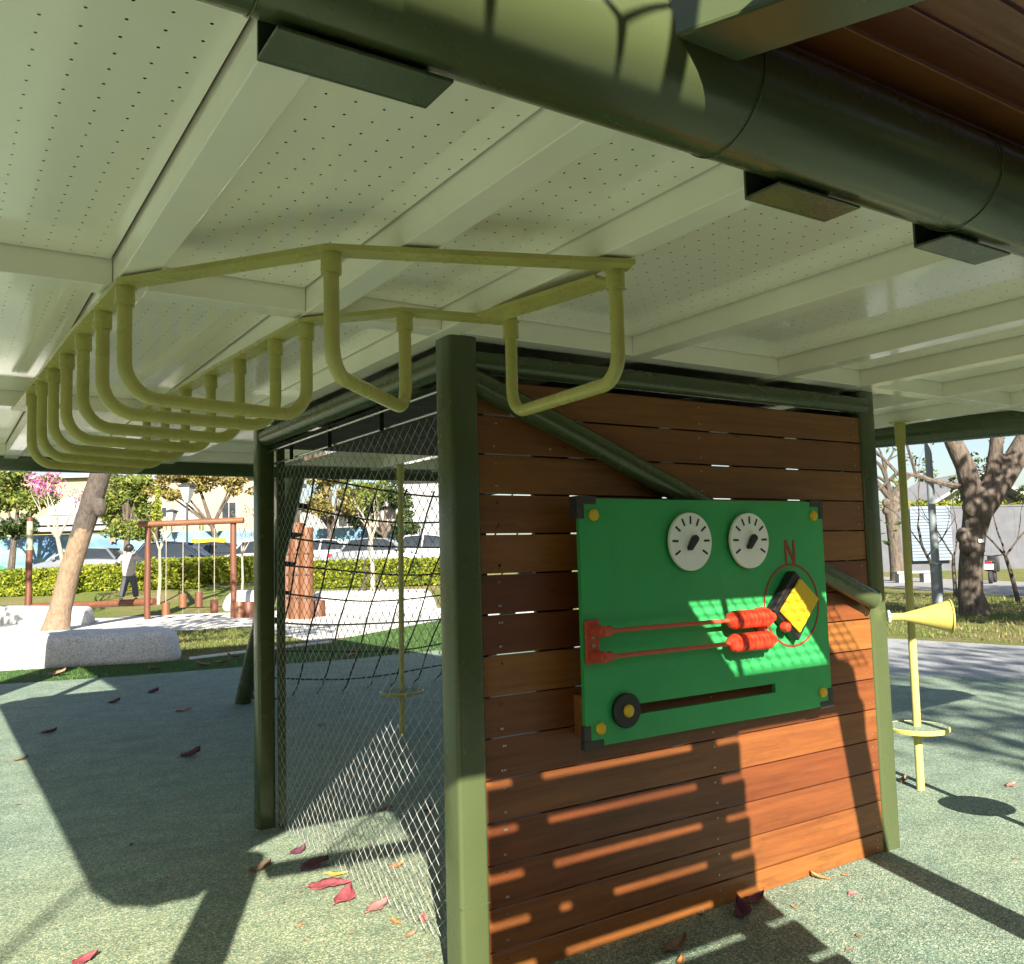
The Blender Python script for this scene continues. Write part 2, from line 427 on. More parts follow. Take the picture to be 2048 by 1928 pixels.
def stripes_mat():
    m, nt, b = new_mat('blue_corrugated_sheet')
    p = pos(nt)
    s = N(nt, 'ShaderNodeSeparateXYZ'); nt.links.new(p, s.inputs[0])
    n1 = noise(nt, p, 1.5, 4)
    c = ramp(nt, n1.outputs[0], [(0.3, (0.105, 0.15, 0.21)), (0.7, (0.15, 0.20, 0.265))]).outputs[0]
    nt.links.new(c, b.inputs['Base Color'])
    b.inputs['Roughness'].default_value = 0.5
    return m
BLUESHEET = stripes_mat()

# ------------------------------------------------------------------ mesh builder
class MB:
    def __init__(s): s.v = []; s.f = []
    def box(s, a, b):
        x0, y0, z0 = a; x1, y1, z1 = b
        i = len(s.v)
        s.v += [(x0, y0, z0), (x1, y0, z0), (x1, y1, z0), (x0, y1, z0), (x0, y0, z1), (x1, y0, z1), (x1, y1, z1), (x0, y1, z1)]
        s.f += [(i, i+3, i+2, i+1), (i+4, i+5, i+6, i+7), (i, i+1, i+5, i+4), (i+1, i+2, i+6, i+5), (i+2, i+3, i+7, i+6), (i+3, i, i+4, i+7)]
        return s
    def obox(s, c, ax, ay, az):
        c = np.array(c, float); ax = np.array(ax, float); ay = np.array(ay, float); az = np.array(az, float)
        i = len(s.v)
        for k in ((-1,-1,-1),(1,-1,-1),(1,1,-1),(-1,1,-1),(-1,-1,1),(1,-1,1),(1,1,1),(-1,1,1)):
            s.v.append(tuple(c + ax*k[0] + ay*k[1] + az*k[2]))
        s.f += [(i, i+3, i+2, i+1), (i+4, i+5, i+6, i+7), (i, i+1, i+5, i+4), (i+1, i+2, i+6, i+5), (i+2, i+3, i+7, i+6), (i+3, i, i+4, i+7)]
        return s
    def beam(s, p, q, w, h):
        p = np.array(p, float); q = np.array(q, float); d = q - p; L = np.linalg.norm(d); d = d / L
        up = np.array([0, 0, 1.0]) if abs(d[2]) < 0.95 else np.array([1.0, 0, 0])
        sd = np.cross(d, up); sd /= np.linalg.norm(sd); up = np.cross(sd, d)
        return s.obox((p + q) / 2, d * L / 2, sd * w / 2, up * h / 2)
    def tube(s, pts, r, n=12, cap=True, flat=1.0):
        pts = [np.array(p, float) for p in pts]
        m = len(pts)
        rs = [r] * m if isinstance(r, (int, float)) else list(r)
        tang = []
        for i in range(m):
            a = pts[max(0, i-1)]; b = pts[min(m-1, i+1)]
            t = b - a; tang.append(t / (np.linalg.norm(t) + 1e-12))
        t0 = tang[0]
        ref = np.array([0, 0, 1.0]) if abs(t0[2]) < 0.9 else np.array([1.0, 0, 0])
        u = np.cross(t0, ref); u /= np.linalg.norm(u)
        base = len(s.v)
        for i in range(m):
            t = tang[i]
            u = u - t * (u @ t); u /= (np.linalg.norm(u) + 1e-12)
            w = np.cross(t, u)
            for k in range(n):
                a = 2 * math.pi * k / n
                s.v.append(tuple(pts[i] + rs[i] * (math.cos(a) * u + math.sin(a) * flat * w)))
        for i in range(m - 1):
            for k in range(n):
                a = base + i*n + k; b = base + i*n + (k+1) % n
                s.f.append((a, b, b + n, a + n))
        if cap:
            s.f.append(tuple(base + k for k in range(n))[::-1])
            s.f.append(tuple(base + (m-1)*n + k for k in range(n)))
        return s
    def lathe(s, prof, o, ax, n=24, cap=True):
        """prof: (radius, distance along axis)"""
        o = np.array(o, float); ax = np.array(ax, float); ax /= np.linalg.norm(ax)
        ref = np.array([0, 0, 1.0]) if abs(ax[2]) < 0.9 else np.array([1.0, 0, 0])
        u = np.cross(ax, ref); u /= np.linalg.norm(u); w = np.cross(ax, u)
        base = len(s.v)
        for rr, h in prof:
            for k in range(n):
                a = 2 * math.pi * k / n
                s.v.append(tuple(o + ax * h + rr * (math.cos(a) * u + math.sin(a) * w)))
        m = len(prof)
        for i in range(m - 1):
            for k in range(n):
                a = base + i*n + k; b = base + i*n + (k+1) % n
                s.f.append((a, b, b + n, a + n))
        if cap:
            s.f.append(tuple(base + k for k in range(n))[::-1])
            s.f.append(tuple(base + (m-1)*n + k for k in range(n)))
        return s
    def prism(s, poly, fn0, fn1):
        """poly: list of 2-tuples; fn0/fn1 map them to 3-D for the two ends"""
        n = len(poly); i = len(s.v)
        s.v += [tuple(fn0(*p)) for p in poly] + [tuple(fn1(*p)) for p in poly]
        s.f.append(tuple(range(i, i+n))[::-1]); s.f.append(tuple(range(i+n, i+2*n)))
        for k in range(n):
            a = i + k; b = i + (k+1) % n
            s.f.append((a, b, b + n, a + n))
        return s
    def slab(s, poly, z0, z1):
        return s.prism(poly, lambda x, y: (x, y, z0), lambda x, y: (x, y, z1))
    def sphere(s, c, r, n=12, m=8):
        c = np.array(c, float); rx, ry, rz = (r, r, r) if isinstance(r, (int, float)) else r
        base = len(s.v)
        for i in range(1, m):
            th = math.pi * i / m
            for k in range(n):
                a = 2*math.pi*k/n
                s.v.append((c[0]+rx*math.sin(th)*math.cos(a), c[1]+ry*math.sin(th)*math.sin(a), c[2]+rz*math.cos(th)))
        t = len(s.v); s.v.append((c[0], c[1], c[2]+rz)); s.v.append((c[0], c[1], c[2]-rz))
        for k in range(n): s.f.append((t, base+k, base+(k+1) % n))
        for i in range(m-2):
            for k in range(n):
                a = base+i*n+k; b = base+i*n+(k+1) % n
                s.f.append((a, a+n, b+n, b))
        q = base+(m-2)*n
        for k in range(n): s.f.append((t+1, q+(k+1) % n, q+k))
        return s
    def build(s, name, m, parent=None, smooth=False, bevel=0.0, seg=2, loc=None):
        """linked as ONE mesh object; coordinates are world coordinates"""
        off = np.array([0, 0, 0.0])
        pr = parent
        while pr is not None:
            off += np.array(pr.location); pr = pr.parent
        if loc is not None: o2 = np.array(loc, float)
        else: o2 = off
        me = bpy.data.meshes.new(name)
        me.from_pydata([tuple(np.array(v) - o2) for v in s.v], [], s.f)
        if bevel > 0:
            bm = bmesh.new(); bm.from_mesh(me)
            bmesh.ops.recalc_face_normals(bm, faces=bm.faces)
            ed = [e for e in bm.edges if len(e.link_faces) == 2 and e.calc_face_angle() > 0.6]
            bmesh.ops.bevel(bm, geom=ed, offset=bevel, segments=seg, affect='EDGES', profile=0.5)
            bm.to_mesh(me); bm.free()
        else:
            bm = bmesh.new(); bm.from_mesh(me)
            bmesh.ops.recalc_face_normals(bm, faces=bm.faces)
            bm.to_mesh(me); bm.free()
        if smooth:
            me.shade_smooth(); me.set_sharp_from_angle(angle=R(38))
        me.materials.append(m)
        ob = bpy.data.objects.new(name, me)
        COL.objects.link(ob)
        ob.parent = parent
        ob.location = Vector(o2 - off)
        return ob

def thing(name, label, cat, loc=(0, 0, 0), group=None):
    o = bpy.data.objects.new(name, None)
    COL.objects.link(o)
    o.empty_display_size = 0.1
    o.location = tuple(float(x) for x in loc)
    return tag(o, label, cat, group)
def tag(o, label, cat, group=None):
    o['label'] = label; o['category'] = cat
    if group: o['group'] = group
    return o
def struct(o): o['kind'] = 'structure'; return o
def stuff(o): o['kind'] = 'stuff'; return o
def again(ob, parent, loc):
    """a further piece that shares mesh data; loc is local to the parent"""
    c = ob.copy(); COL.objects.link(c); c.parent = parent; c.location = loc
    return c
def arc(p0, p1, p2, r, n=6):
    """round the corner p1 between p0 and p2"""
    p0, p1, p2 = (np.array(p, float) for p in (p0, p1, p2))
    a = (p0-p1)/np.linalg.norm(p0-p1); b = (p2-p1)/np.linalg.norm(p2-p1)
    ang = math.acos(max(-1, min(1, a @ b))); d = r / math.tan(ang/2)
    A = p1 + a*d; B = p1 + b*d
    bis = (a+b)/np.linalg.norm(a+b); c = p1 + bis * (r / math.sin(ang/2))
    out = []
    va = A-c; vb = B-c; tot = math.acos(max(-1, min(1, (va@vb)/(r*r))))
    for i in range(n+1):
        t = i/n
        out.append(c + (math.sin((1-t)*tot)*va + math.sin(t*tot)*vb)/math.sin(tot))
    return out
# ================================================================== SETTING: ground sheets
def grid_ground():
    xs = np.unique(np.concatenate([[-1500, -600, -250, -120], np.arange(-60, 121, 2.5), [160, 260, 600, 1500]]))
    ys = np.unique(np.concatenate([[-1500, -600, -250, -120], np.arange(-60, 121, 2.5), [160, 260, 600, 1500]]))
    mb = MB()
    for y in ys:
        for x in xs: mb.v.append((x, y, gh(x, y)))
    w = len(xs)
    for j in range(len(ys)-1):
        for i in range(w-1):
            a = j*w+i; mb.f.append((a, a+1, a+w+1, a+w))
    o = mb.build('lawn', LAWN, smooth=True)
    return struct(o)
grid_ground()
def sheet(name, poly, z, m):
    mb = MB(); mb.v = [(x, y, z) for x, y in poly]; mb.f = [tuple(range(len(poly)))]
    o = mb.build(name, m)
    if o.data.polygons[0].normal.z < 0: o.data.flip_normals()
    return struct(o)
RUB = [(-16, -14), (9.8, -14), (9.2, -1), (8.26, 2.42), (7.61, 3.64), (6.6, 8.2), (5.2, 10.0), (3.6, 9.85), (2.1, 10.1), (0.28, 10.3), (-0.89, 10.6), (-16, 11.6)]
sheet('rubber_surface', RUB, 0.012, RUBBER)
TURFP = [(-16, 11.6), (-0.89, 10.6), (0.28, 10.3), (2.1, 10.1), (3.6, 9.85), (5.2, 10.0), (6.6, 8.2), (7.4, 11), (9.3, 15), (8.48, 16.13), (5.21, 13.55), (4.48, 12.72), (2.74, 12.12), (1.66, 11.75), (-0.79, 12.35), (-16, 13.4)]
sheet('turf_strip', TURFP, 0.008, TURF)
sheet('grey_path', [(6.6, 8.2), (7.61, 3.64), (8.26, 2.42), (9.2, -1), (9.8, -14), (13.4, -14), (12.6, 0), (11.47, 4.05), (11.23, 6.09), (10.6, 10), (9.9, 14.5), (9.3, 15), (7.4, 11)], 0.006, GREYPATH)
sheet('gravel_yard', [(4.2, 13.2), (5.21, 13.55), (8.48, 16.13), (9.3, 15), (12, 15.5), (14.5, 20), (10.5, 25), (6.3, 24.6), (2.4, 26), (-0.5, 25), (-3, 23.5), (-3, 20.5), (1.7, 19.4), (3.25, 18.2), (4.6, 18.3)], 0.010, PALEPATH)
sheet('pavement', [(45.2, 45.6), (27.6, 17.17), (23.24, 10.04), (14.4, -4.2), (24, -1), (33.1, 15.06), (37.58, 23.93), (52, 47)], 0.010, CONC)
mb = MB(); mb.beam((1.75, 11.78, 0.02), (2.74, 12.16, 0.02), 0.06, 0.05).beam((2.76, 12.17, 0.019), (4.46, 12.78, 0.019), 0.06, 0.05)
tag(mb.build('kerb_strip', KERB, bevel=0.006), 'thin white kerb between turf strip and grass patch', 'kerb')

# grass and turf blades: nobody could count them
def blades(name, region, n, h, w, m, label):
    mb = MB(); k = 0
    x0, x1, y0, y1, inside = region
    while k < n:
        x = rng.uniform(x0, x1); y = rng.uniform(y0, y1)
        if not inside(x, y): continue
        a = rng.uniform(0, 6.283); hh = h * rng.uniform(0.5, 1.2); ww = w * rng.uniform(0.6, 1.2)
        dx, dy = math.cos(a)*ww, math.sin(a)*ww; lx, ly = rng.normal(0, hh*0.35, 2)
        i = len(mb.v)
        mb.v += [(x-dx, y-dy, 0.006), (x+dx, y+dy, 0.006), (x+lx, y+ly, hh)]
        mb.f.append((i, i+1, i+2)); k += 1
    me = mb.build(name, m); tag(me, label, 'grass'); return stuff(me)
def pinpoly(poly):
    def f(x, y):
        c = False; n = len(poly)
        for i in range(n):
            x1, y1 = poly[i]; x2, y2 = poly[(i+1) % n]
            if (y1 > y) != (y2 > y) and x < (x2-x1)*(y-y1)/(y2-y1)+x1: c = not c
        return c
    return f
blades('turf_blades', (-3, 9, 8.4, 16, pinpoly(TURFP)), 16000, 0.035, 0.005, F_TURF, 'short green artificial turf strip along the rubber surface')
blades('grass_blades', (-6, 5.0, 12.3, 19.2, lambda x, y: y < 18.2+0.0*x and not (x > 4.2)), 16000, 0.07, 0.007, F_GRASS, 'patchy dry grass behind the pale bench')
blades('lawn_blades', (11.8, 24, 3, 18, lambda x, y: x > 11.6 + 0.02*y), 16000, 0.08, 0.012, F_GRASS, 'patchy brown grass around the big tree')

# ================================================================== THE SHELTER ROOF
RIBW = 0.088
RX = [-2.55, -1.95, -1.257, -0.694, -0.207, 0.660, 1.527, 2.120, 2.82, 3.50]
ZB, ZC = 2.258, 2.336
def ymax(x): return 4.42 if x < 2.6 else max(-1.0, 4.42 - (x-2.6)*2.2)
def ymin(x): return -1.60 if x > -1.78 else -1.60 - (-1.78-x)*0.70
CBY = [(-0.09, 0.0), (2.12, 2.21), (4.18, 4.27)]
roof = thing('play_shelter', 'low play shelter roof with cream perforated ceiling, ribs and dark green edge pipe', 'shelter', (0, 0, 0))
OUT = [(-2.72, -2.10), (-2.72, 4.55), (2.55, 4.48), (3.55, 2.25), (5.05, -1.67), (-1.78, -1.67), (-2.14, -1.93), (-2.32, -2.22), (-2.45, -2.36), (-2.58, -2.36), (-2.68, -2.27)]
MB().slab([(-2.70, -2.10), (-2.66, -2.27), (-2.57, -2.35), (-2.45, -2.35), (-2.32, -2.21), (-2.14, -1.92), (-1.78, -1.58), (5.0, -1.58), (3.5, 2.25), (2.5, 4.46), (-2.70, 4.53)], 2.352, 2.50).build('roof_deck', DECKW, roof)
for i, x in enumerate(RX):
    w = RIBW
    y0, y1 = max(ymin(x), ymin(x+w)), min(ymax(x), ymax(x+w))
    MB().box((x, y0, ZB), (x+w, y1, 2.35)).build('rib', CREAM, roof, bevel=0.003)
cells = [(-2.68, RX[0])] + [(RX[i]+RIBW, RX[i+1]) for i in range(len(RX)-1)] + [(RX[-1]+RIBW, 4.25)]
yseg = [(None, -0.09), (0.0, 2.12), (2.21, 4.18), (4.27, None)]
for ci, (xa, xb) in enumerate(cells):
    for (c0, c1) in CBY:
        if c1 < min(ymax(xa), ymax(xb)) + 0.01:
            MB().box((xa+0.001, c0, ZB+0.002), (xb-0.001, c1, 2.35)).build('cross_beam', CREAM, roof, bevel=0.003)
    for (a, b) in yseg:
        pa0 = ymin(xa) if a is None else a; pb0 = ymin(xb) if a is None else a
        pa1 = ymax(xa) if b is None else min(b, ymax(xa)); pb1 = ymax(xb) if b is None else min(b, ymax(xb))
        if pa1 - pa0 < 0.1: continue
        pb1 = max(pb1, pb0 + 0.02)
        g = 0.002
        poly = [(xa+0.001, pa0+g), (xb-0.007, pb0+g), (xb-0.007, pb1-0.006), (xa+0.001, pa1-0.006)]
        MB().slab(poly, ZC, ZC+0.006).build('ceiling_panel', PERF, roof)
# edge pipe all round, mitred at the bends
PZ, PR = 2.29, 0.11
loop = [np.array((x, y, PZ)) for x, y in OUT]
def pipe_run(a, b, c=None):
    return MB().tube([a, b], PR, 32, cap=True)
for i in range(len(loop)):
    a = loop[i]; b = loop[(i+1) % len(loop)]
    d = (b-a)/np.linalg.norm(b-a)
    MB().tube([a - d*0.03, b + d*0.03], PR - 0.0007*(i % 3), 40).build('edge_pipe', GREEN, roof, smooth=True)
for x in (-0.50, 0.245, 1.6, -1.33):
    mb = MB()
    pts = []
    for k in range(41):
        a = 2*math.pi*k/40; rr = PR + 0.0015 + 0.0012*math.sin(k*5.3)
        pts.append((x + 0.012*math.sin(a+0.8), -1.67 + rr*math.cos(a), PZ + rr*math.sin(a)))
    mb.tube(pts, 0.0014, 6, cap=False).build('weld_seam', GREEN, roof, smooth=True)
for (xa, xb) in ((-1.305, -1.042), (-0.333, -0.088), (0.235, 0.492), (1.05, 1.30), (1.9, 2.15)):
    br = MB()
    br.box((xa, -1.655, 2.166), (xb, -1.572, 2.172))
    br.box((xa, -1.572, 2.166), (xb, -1.566, 2.262))
    br.build('bracket', DGREEN, roof, bevel=0.0015)
    MB().lathe([(0.012, 0), (0.012, 0.012), (0.008, 0.016)], (xa-0.012, -1.60, 2.235), (-1, 0, 0), 12).build('bolt', DGREEN, roof)

# unseen canopy added on the roof to shade the bench and turf
up = thing('added_canopy', 'unseen flat canopy on four posts added above the shelter roof for shade', 'canopy', (-1.0, 3.0, 2.5))
MB().slab([(-3.3, 1.0), (1.2, 1.0), (1.2, 5.7), (-3.3, 5.7)], 4.38, 4.48).build('canopy_roof', DECKW, up)
for x, y in ((-2.5, 1.3), (0.9, 1.3), (-2.5, 4.3), (0.9, 4.3)):
    MB().tube([(x, y, 2.5), (x, y, 4.38)], 0.06, 16).build('post', GREEN, up, smooth=True)

# ================================================================== TIMBER DECK OUTSIDE THE PIPE (upper right of the picture) and its supports
deck = thing('timber_deck', 'dark stained timber deck on green beams overhead beyond the thick pipe', 'deck', (0, -2.4, 0))
y = -1.60; k = 0
while y > -3.06:
    y2 = max(-3.06, y - 0.089)
    if y > -2.15: runs = [(-0.70, 2.3), (2.304, 4.7)]
    elif y > -2.69: runs = [(-1.34 + 0.25*(y+2.13), -0.08)]
    else: runs = [(-1.34 + 0.25*(y+2.13), 0.66)]
    for xa, xb in runs:
        MB().box((xa, y2, 2.420 + 0.001*(k % 3)), (xb, y, 2.448)).build('plank', DECKW, deck, bevel=0.003)
    y -= 0.096; k += 1
MB().beam((-0.66, -1.74, 2.345), (-0.25, -2.62, 2.345), 0.13, 0.140).build('beam', GREEN, deck, bevel=0.006)
MB().beam((0.70, -1.76, 2.345), (0.70, -3.0, 2.345), 0.12, 0.14).build('beam', GREEN, deck, bevel=0.006)
MB().beam((-2.25, -2.70, 2.43), (-1.30, -2.82, 2.43), 0.15, 0.05).build('handrail', GREEN, deck, bevel=0.01)
MB().tube([(-2.12, -2.10, 0), (-2.12, -2.10, 2.24)], 0.105, 28).build('post', GREEN, deck, smooth=True)
MB().tube([(1.36, -2.30, 0), (0.73, -2.73, 2.42)], 0.085, 24).build('post', GREEN, deck, smooth=True)
MB().box((-1.34, -2.170, 2.4205), (-0.705, -2.126, 2.423)).build('sun_stop_strip', DECKW, deck)  # thin unseen strip added to stop a sliver of sun on the front post
# net floor in the deck opening
mb = MB()
for i in range(17):
    x = -0.08 + 1.02*i/16; mb.tube([(x, -2.71, 2.43), (x, -2.15, 2.43)], 0.0036, 6)
for i in range(9):
    yy = -2.71 + 0.56*i/8; mb.tube([(-0.08, yy, 2.436), (0.94, yy, 2.436)], 0.0036, 6)
mb.tube([(0.13, -2.17, 2.43), (-0.03, -2.71, 2.43)], 0.018, 8)
stuff(mb.build('floor_net', ROPE, deck))
# slatted wall below the deck
for i in range(15):
    zc = 2.318 - 0.16*i
    z0 = zc - 0.16 + 0.0165; z1 = zc - 0.0165
    if i == 0: MB().box((-1.33, -2.93, zc+0.0165), (-0.08, -2.90, 2.419)).build('slat', DECKW, deck)
    if z0 < 0.02: z0 = 0.02
    if z1 - z0 < 0.03: break
    xr = -0.086 - 0.13*((z0+z1)/2 - 2.318)
    xl = -1.34 if i != 3 else -1.34
    MB().box((xl, -2.93, z0), (xr, -2.90, z1)).build('slat', DECKW, deck)
for a, b in ((-1.247, -1.129), (-0.365, -0.237)):
    f = lambda x, z: x - 0.13*(z-2.318)
    MB().prism([(a, 0.0), (b, 0.0), (b, 2.419), (a, 2.419)], lambda x, z: (f(x, z), -2.935, z), lambda x, z: (f(x, z), -2.99, z)).build('stud', GREEN, deck)
MB().box((-1.0, -2.955, 1.815), (-0.80, -2.935, 1.86)).build('spacer', DECKW, deck)
# rope railing on the deck edge: its shadow falls on the thick pipe
mb = MB()
for i in range(12):
    x = -2.0 + 0.115*i
    pts = []
    for j in range(14):
        z = 2.46 + 0.07*j
        pts.append((x + (0.052 if (j//2) % 2 else -0.052) * (1 if i % 2 else -1) + 0.01*math.sin(i*3+j), -2.98, z))
    mb.tube(pts, 0.0062, 6)
mb.tube([(-2.05, -2.98, 3.4), (-0.6, -2.98, 3.4)], 0.02, 8)
mb.tube([(-1.33, -2.98, 2.45), (-1.18, -2.98, 3.4)], 0.02, 8)
stuff(mb.build('rope_railing', ROPE, deck))

# ================================================================== ADDED SHELTER, unseen behind the viewpoint, put there to darken ground and low sky
s2 = thing('added_shelter', 'unseen flat roofed shelter added behind the viewpoint to block light', 'shelter', (0, -9, 0))
MB().slab([(-7.5, -13), (9, -13), (9, -8.8), (-7.5, -8.8)], 2.45, 2.62).build('roof_deck', DECKW, s2)
for x in (-7.2, -2.5, 3.5, 8.6):
    for y in (-12.6, -9.1): MB().tube([(x, y, 0), (x, y, 2.45)], 0.09, 16).build('post', GREEN, s2, smooth=True)
for k in range(14): MB().box((-7.2, -12.75, 0.1+0.165*k), (8.6, -12.71, 0.255+0.165*k)).build('slat', DECKW, s2)

# ================================================================== CUBBY FRAME
cub = thing('cubby_frame', 'green tubular frame of the cubby with round corner posts and diagonal brace', 'frame', (-0.11, 0, 0))
MB().box((-0.1625, -0.0625, 0), (-0.0475, 0.0525, 2.30)).build('post', GREEN, cub, smooth=True, bevel=0.016, seg=4)
MB().box((2.210, -0.010, 0), (2.335, 0.115, 2.30)).build('post', GREEN, cub, smooth=True, bevel=0.016, seg=4)
MB().box((-0.124, 2.251, 0), (-0.026, 2.349, 2.257)).build('post', GREEN, cub, smooth=True, bevel=0.016, seg=4)
MB().tube([(2.27, 2.30, 0), (2.27, 2.30, 2.257)], 0.062, 24).build('post', GREEN, cub, smooth=True)
MB().tube([(-0.05, 0.0, 2.185), (2.25, 0.0, 2.185)], 0.042, 24).build('top_beam', GREEN, cub, smooth=True)
MB().tube([(-0.09, 0.06, 2.195), (-0.07, 2.25, 2.195)], 0.052, 24).build('top_beam', GREEN, cub, smooth=True)
MB().tube([(-0.02, 2.30, 2.195), (2.22, 2.30, 2.195)], 0.055, 24).build('top_beam', GREEN, cub, smooth=True)
MB().tube([(2.27, 0.05, 2.195), (2.27, 2.25, 2.195)], 0.052, 24).build('top_beam', GREEN, cub, smooth=True)
MB().tube([(-0.09, -0.014, 2.127), (0.35, -0.046, 1.950), (2.168, -0.052, 1.2185)], 0.046, 28).build('brace', GREEN, cub, smooth=True)
for p, d in (((2.160, -0.052, 1.2217), (2.31, 0, -0.93)),):
    MB().lathe([(0.0465, -0.004), (0.052, 0), (0.0465, 0.004)], p, d, 24, cap=False).build('weld_seam', GREEN, cub, smooth=True)
MB().box((-0.1632, -0.0632, 0.305), (-0.0468, 0.0532, 0.308)).build('weld_seam', GREEN, cub, bevel=0.001)
MB().box((-0.06, 0.06, 2.128), (2.22, 2.24, 2.136)).build('top_plate', DARKMATT, cub)
MB().box((-0.018, 2.21, 0.01), (0.018, 2.25, 2.15)).build('net_channel', DGREEN, cub)
MB().box((-0.036, 0.062, 0.01), (-0.006, 0.085, 2.15)).build('net_channel', DGREEN, cub)

# ================================================================== PLANK WALL
wall = thing('plank_wall', 'orange brown horizontal plank wall between the green posts', 'plank wall', (1.1, 0.015, 0))
zg = [0.108 + 0.145*i for i in range(14)]
edges = [(0.013, zg[0]-0.003)] + [(zg[i]+0.0022, zg[i+1]-0.0022) for i in range(13)] + [(zg[13]+0.0028, 2.122)]
for i, (z0, z1) in enumerate(edges):
    jy = random.uniform(-0.002, 0.002); gap = 0.0012 if i > 7 else 0
    MB().box((-0.045, 0.0+jy, z0+gap*random.random()), (2.2085, 0.030+jy, z1-gap)).build('plank', PLANK, wall, bevel=0.003)
sc = MB()
for i, (z0, z1) in enumerate(edges):
    for x in (0.055, 0.30 if i == 13 else 0.06, 2.165, 1.10):
        for zz in (z0+0.028, z1-0.028):
            sc.lathe([(0.0045, 0), (0.004, 0.0025)], (x + random.uniform(-.006, .006), -0.0005, zz), (0, -1, 0), 8)
stuff(sc.build('screw_heads', STEEL, wall))
for x, w in ((-0.02, 0.05), (0.245, 0.17), (0.50, 0.40), (0.98, 0.22), (1.33, 0.36), (1.80, 0.30), (2.13, 0.06)):  # battens, some added and widened to block glow through the plank gaps
    MB().box((x, 0.036, 0.02), (x+w, 0.056, 2.12)).build('batten', DECKW, wall)

# ================================================================== DIAMOND MESH NET
net = thing('mesh_net', 'pale diamond mesh net stretched between the front and left posts', 'net', (-0.02, 1.15, 0))
mb = MB()
Y0, Y1, Z0, Z1 = 0.09, 2.235, 0.004, 2.03
A, B = 0.072, 0.064
nc = int((Y1-Y0)/A); nr = int((Z1-Z0)/B)
A = (Y1-Y0)/nc; B = (Z1-Z0)/nr
def sag(y, z): return -0.02 + 0.006*math.sin(y*4.1+z*2.3)
for i in range(nc+1):
    for sgn in (1, -1):
        pts = []
        for j in range(nr*2+1):
            ph = (j % 2)
            yy = Y0 + A*i + (A*0.5*ph)*sgn
            yy = min(max(yy, Y0), Y1); zz = Z0 + B*0.5*j
            pts.append((sag(yy, zz) + 0.0008*sgn, yy, zz))
        mb.tube(pts, 0.0015, 3, cap=False)
w = mb.build('wires', NETW, net); stuff(w)
mb = MB()
for i in range(nc*2+1):
    for j in range(nr*2+1):
        if (i + j) % 2: continue
        yy = Y0 + A*0.5*i; zz = Z0 + B*0.5*j; c = (sag(yy, zz), yy, zz); r = 0.0034
        b0 = len(mb.v)
        mb.v += [(c[0]+r, c[1], c[2]), (c[0]-r, c[1], c[2]), (c[0], c[1]+r, c[2]), (c[0], c[1]-r, c[2]), (c[0], c[1], c[2]+r*1.4), (c[0], c[1], c[2]-r*1.4)]
        for (p, q, s) in ((0,2,4),(2,1,4),(1,3,4),(3,0,4),(2,0,5),(1,2,5),(3,1,5),(0,3,5)): mb.f.append((b0+p, b0+q, b0+s))
stuff(mb.build('knots', NETW, net))
MB().tube([(-0.03, 0.06, Z1+0.012), (-0.03, 2.25, Z1+0.012)], 0.006, 8).build('border_rod', CHROME, net, smooth=True)
MB().tube([(-0.055, 0.06, 2.112), (-0.055, 2.25, 2.112)], 0.007, 8).build('border_rod', CHROME, net, smooth=True)
for yy in (0.20, 0.75, 1.35, 1.9):
    MB().box((-0.060, yy-0.0025, 2.03), (-0.040, yy+0.0025, 2.145)).build('clip', BLACKP, net)

# ================================================================== CLIMBING NET ON LEANING POSTS
cl = thing('climbing_net', 'black rope climbing net hung from leaning green posts behind the mesh', 'climbing net', (1.18, 6.8, 0))
LP0, LP1 = np.array([1.13, 6.85, 0.0]), np.array([0.90, 4.50, 2.25])
RP0, RP1 = np.array([4.05, 6.85, 0.0]), np.array([3.75, 4.50, 2.25])
MB().tube([LP0, LP1], 0.085, 24).build('leaning_post', GREEN, cl, smooth=True)
MB().tube([RP0, RP1], 0.085, 24).build('leaning_post', GREEN, cl, smooth=True)
def plane_pt(x, s):       # s: 0 ground .. 1 top
    p = np.array([0, 6.85 - 2.35*s, 2.25*s]); p[0] = x + 0.33*(1-s); return p
rows = [0.985, 0.875, 0.765, 0.65, 0.53, 0.41, 0.27, 0.13, 0.03]
for ri, s in enumerate(rows):
    a = LP0 + (LP1-LP0)*s; b = RP0 + (RP1-RP0)*s
    pts = []
    for k in range(17):
        t = k/16; q = a + (b-a)*t
        sg = 0.16*math.sin(math.pi*t) * (0.6 + 0.4*s)
        q = q + np.array([0, 0.02*math.sin(7*t+ri), -sg + 0.012*math.sin(9*t+2*ri)])
        pts.append(q)
    MB().tube(pts, 0.0085, 7).build('rope', ROPE, cl, smooth=True)
    d = (b-a)/np.linalg.norm(b-a)
    MB().tube([a + d*0.07, a + d*0.10, a + d*0.14, a + d*0.20], [0.016, 0.026, 0.022, 0.010], 10).build('clamp', BLACKP, cl, smooth=True)
for i in range(10):
    x = 1.06 + 0.29*i
    pts = []
    for k in range(13):
        s = 1 - k/12
        q = plane_pt(x, s); t = (x-0.9)/3.0
        q[2] -= 0.16*math.sin(math.pi*t)*(0.6+0.4*s)*(1 if 0 < s else 1); q[0] += 0.012*math.sin(k*1.3+i)
        q[2] = max(q[2], 0.02)
        pts.append(q)
    MB().tube(pts, 0.0085, 7).build('rope', ROPE, cl, smooth=True)

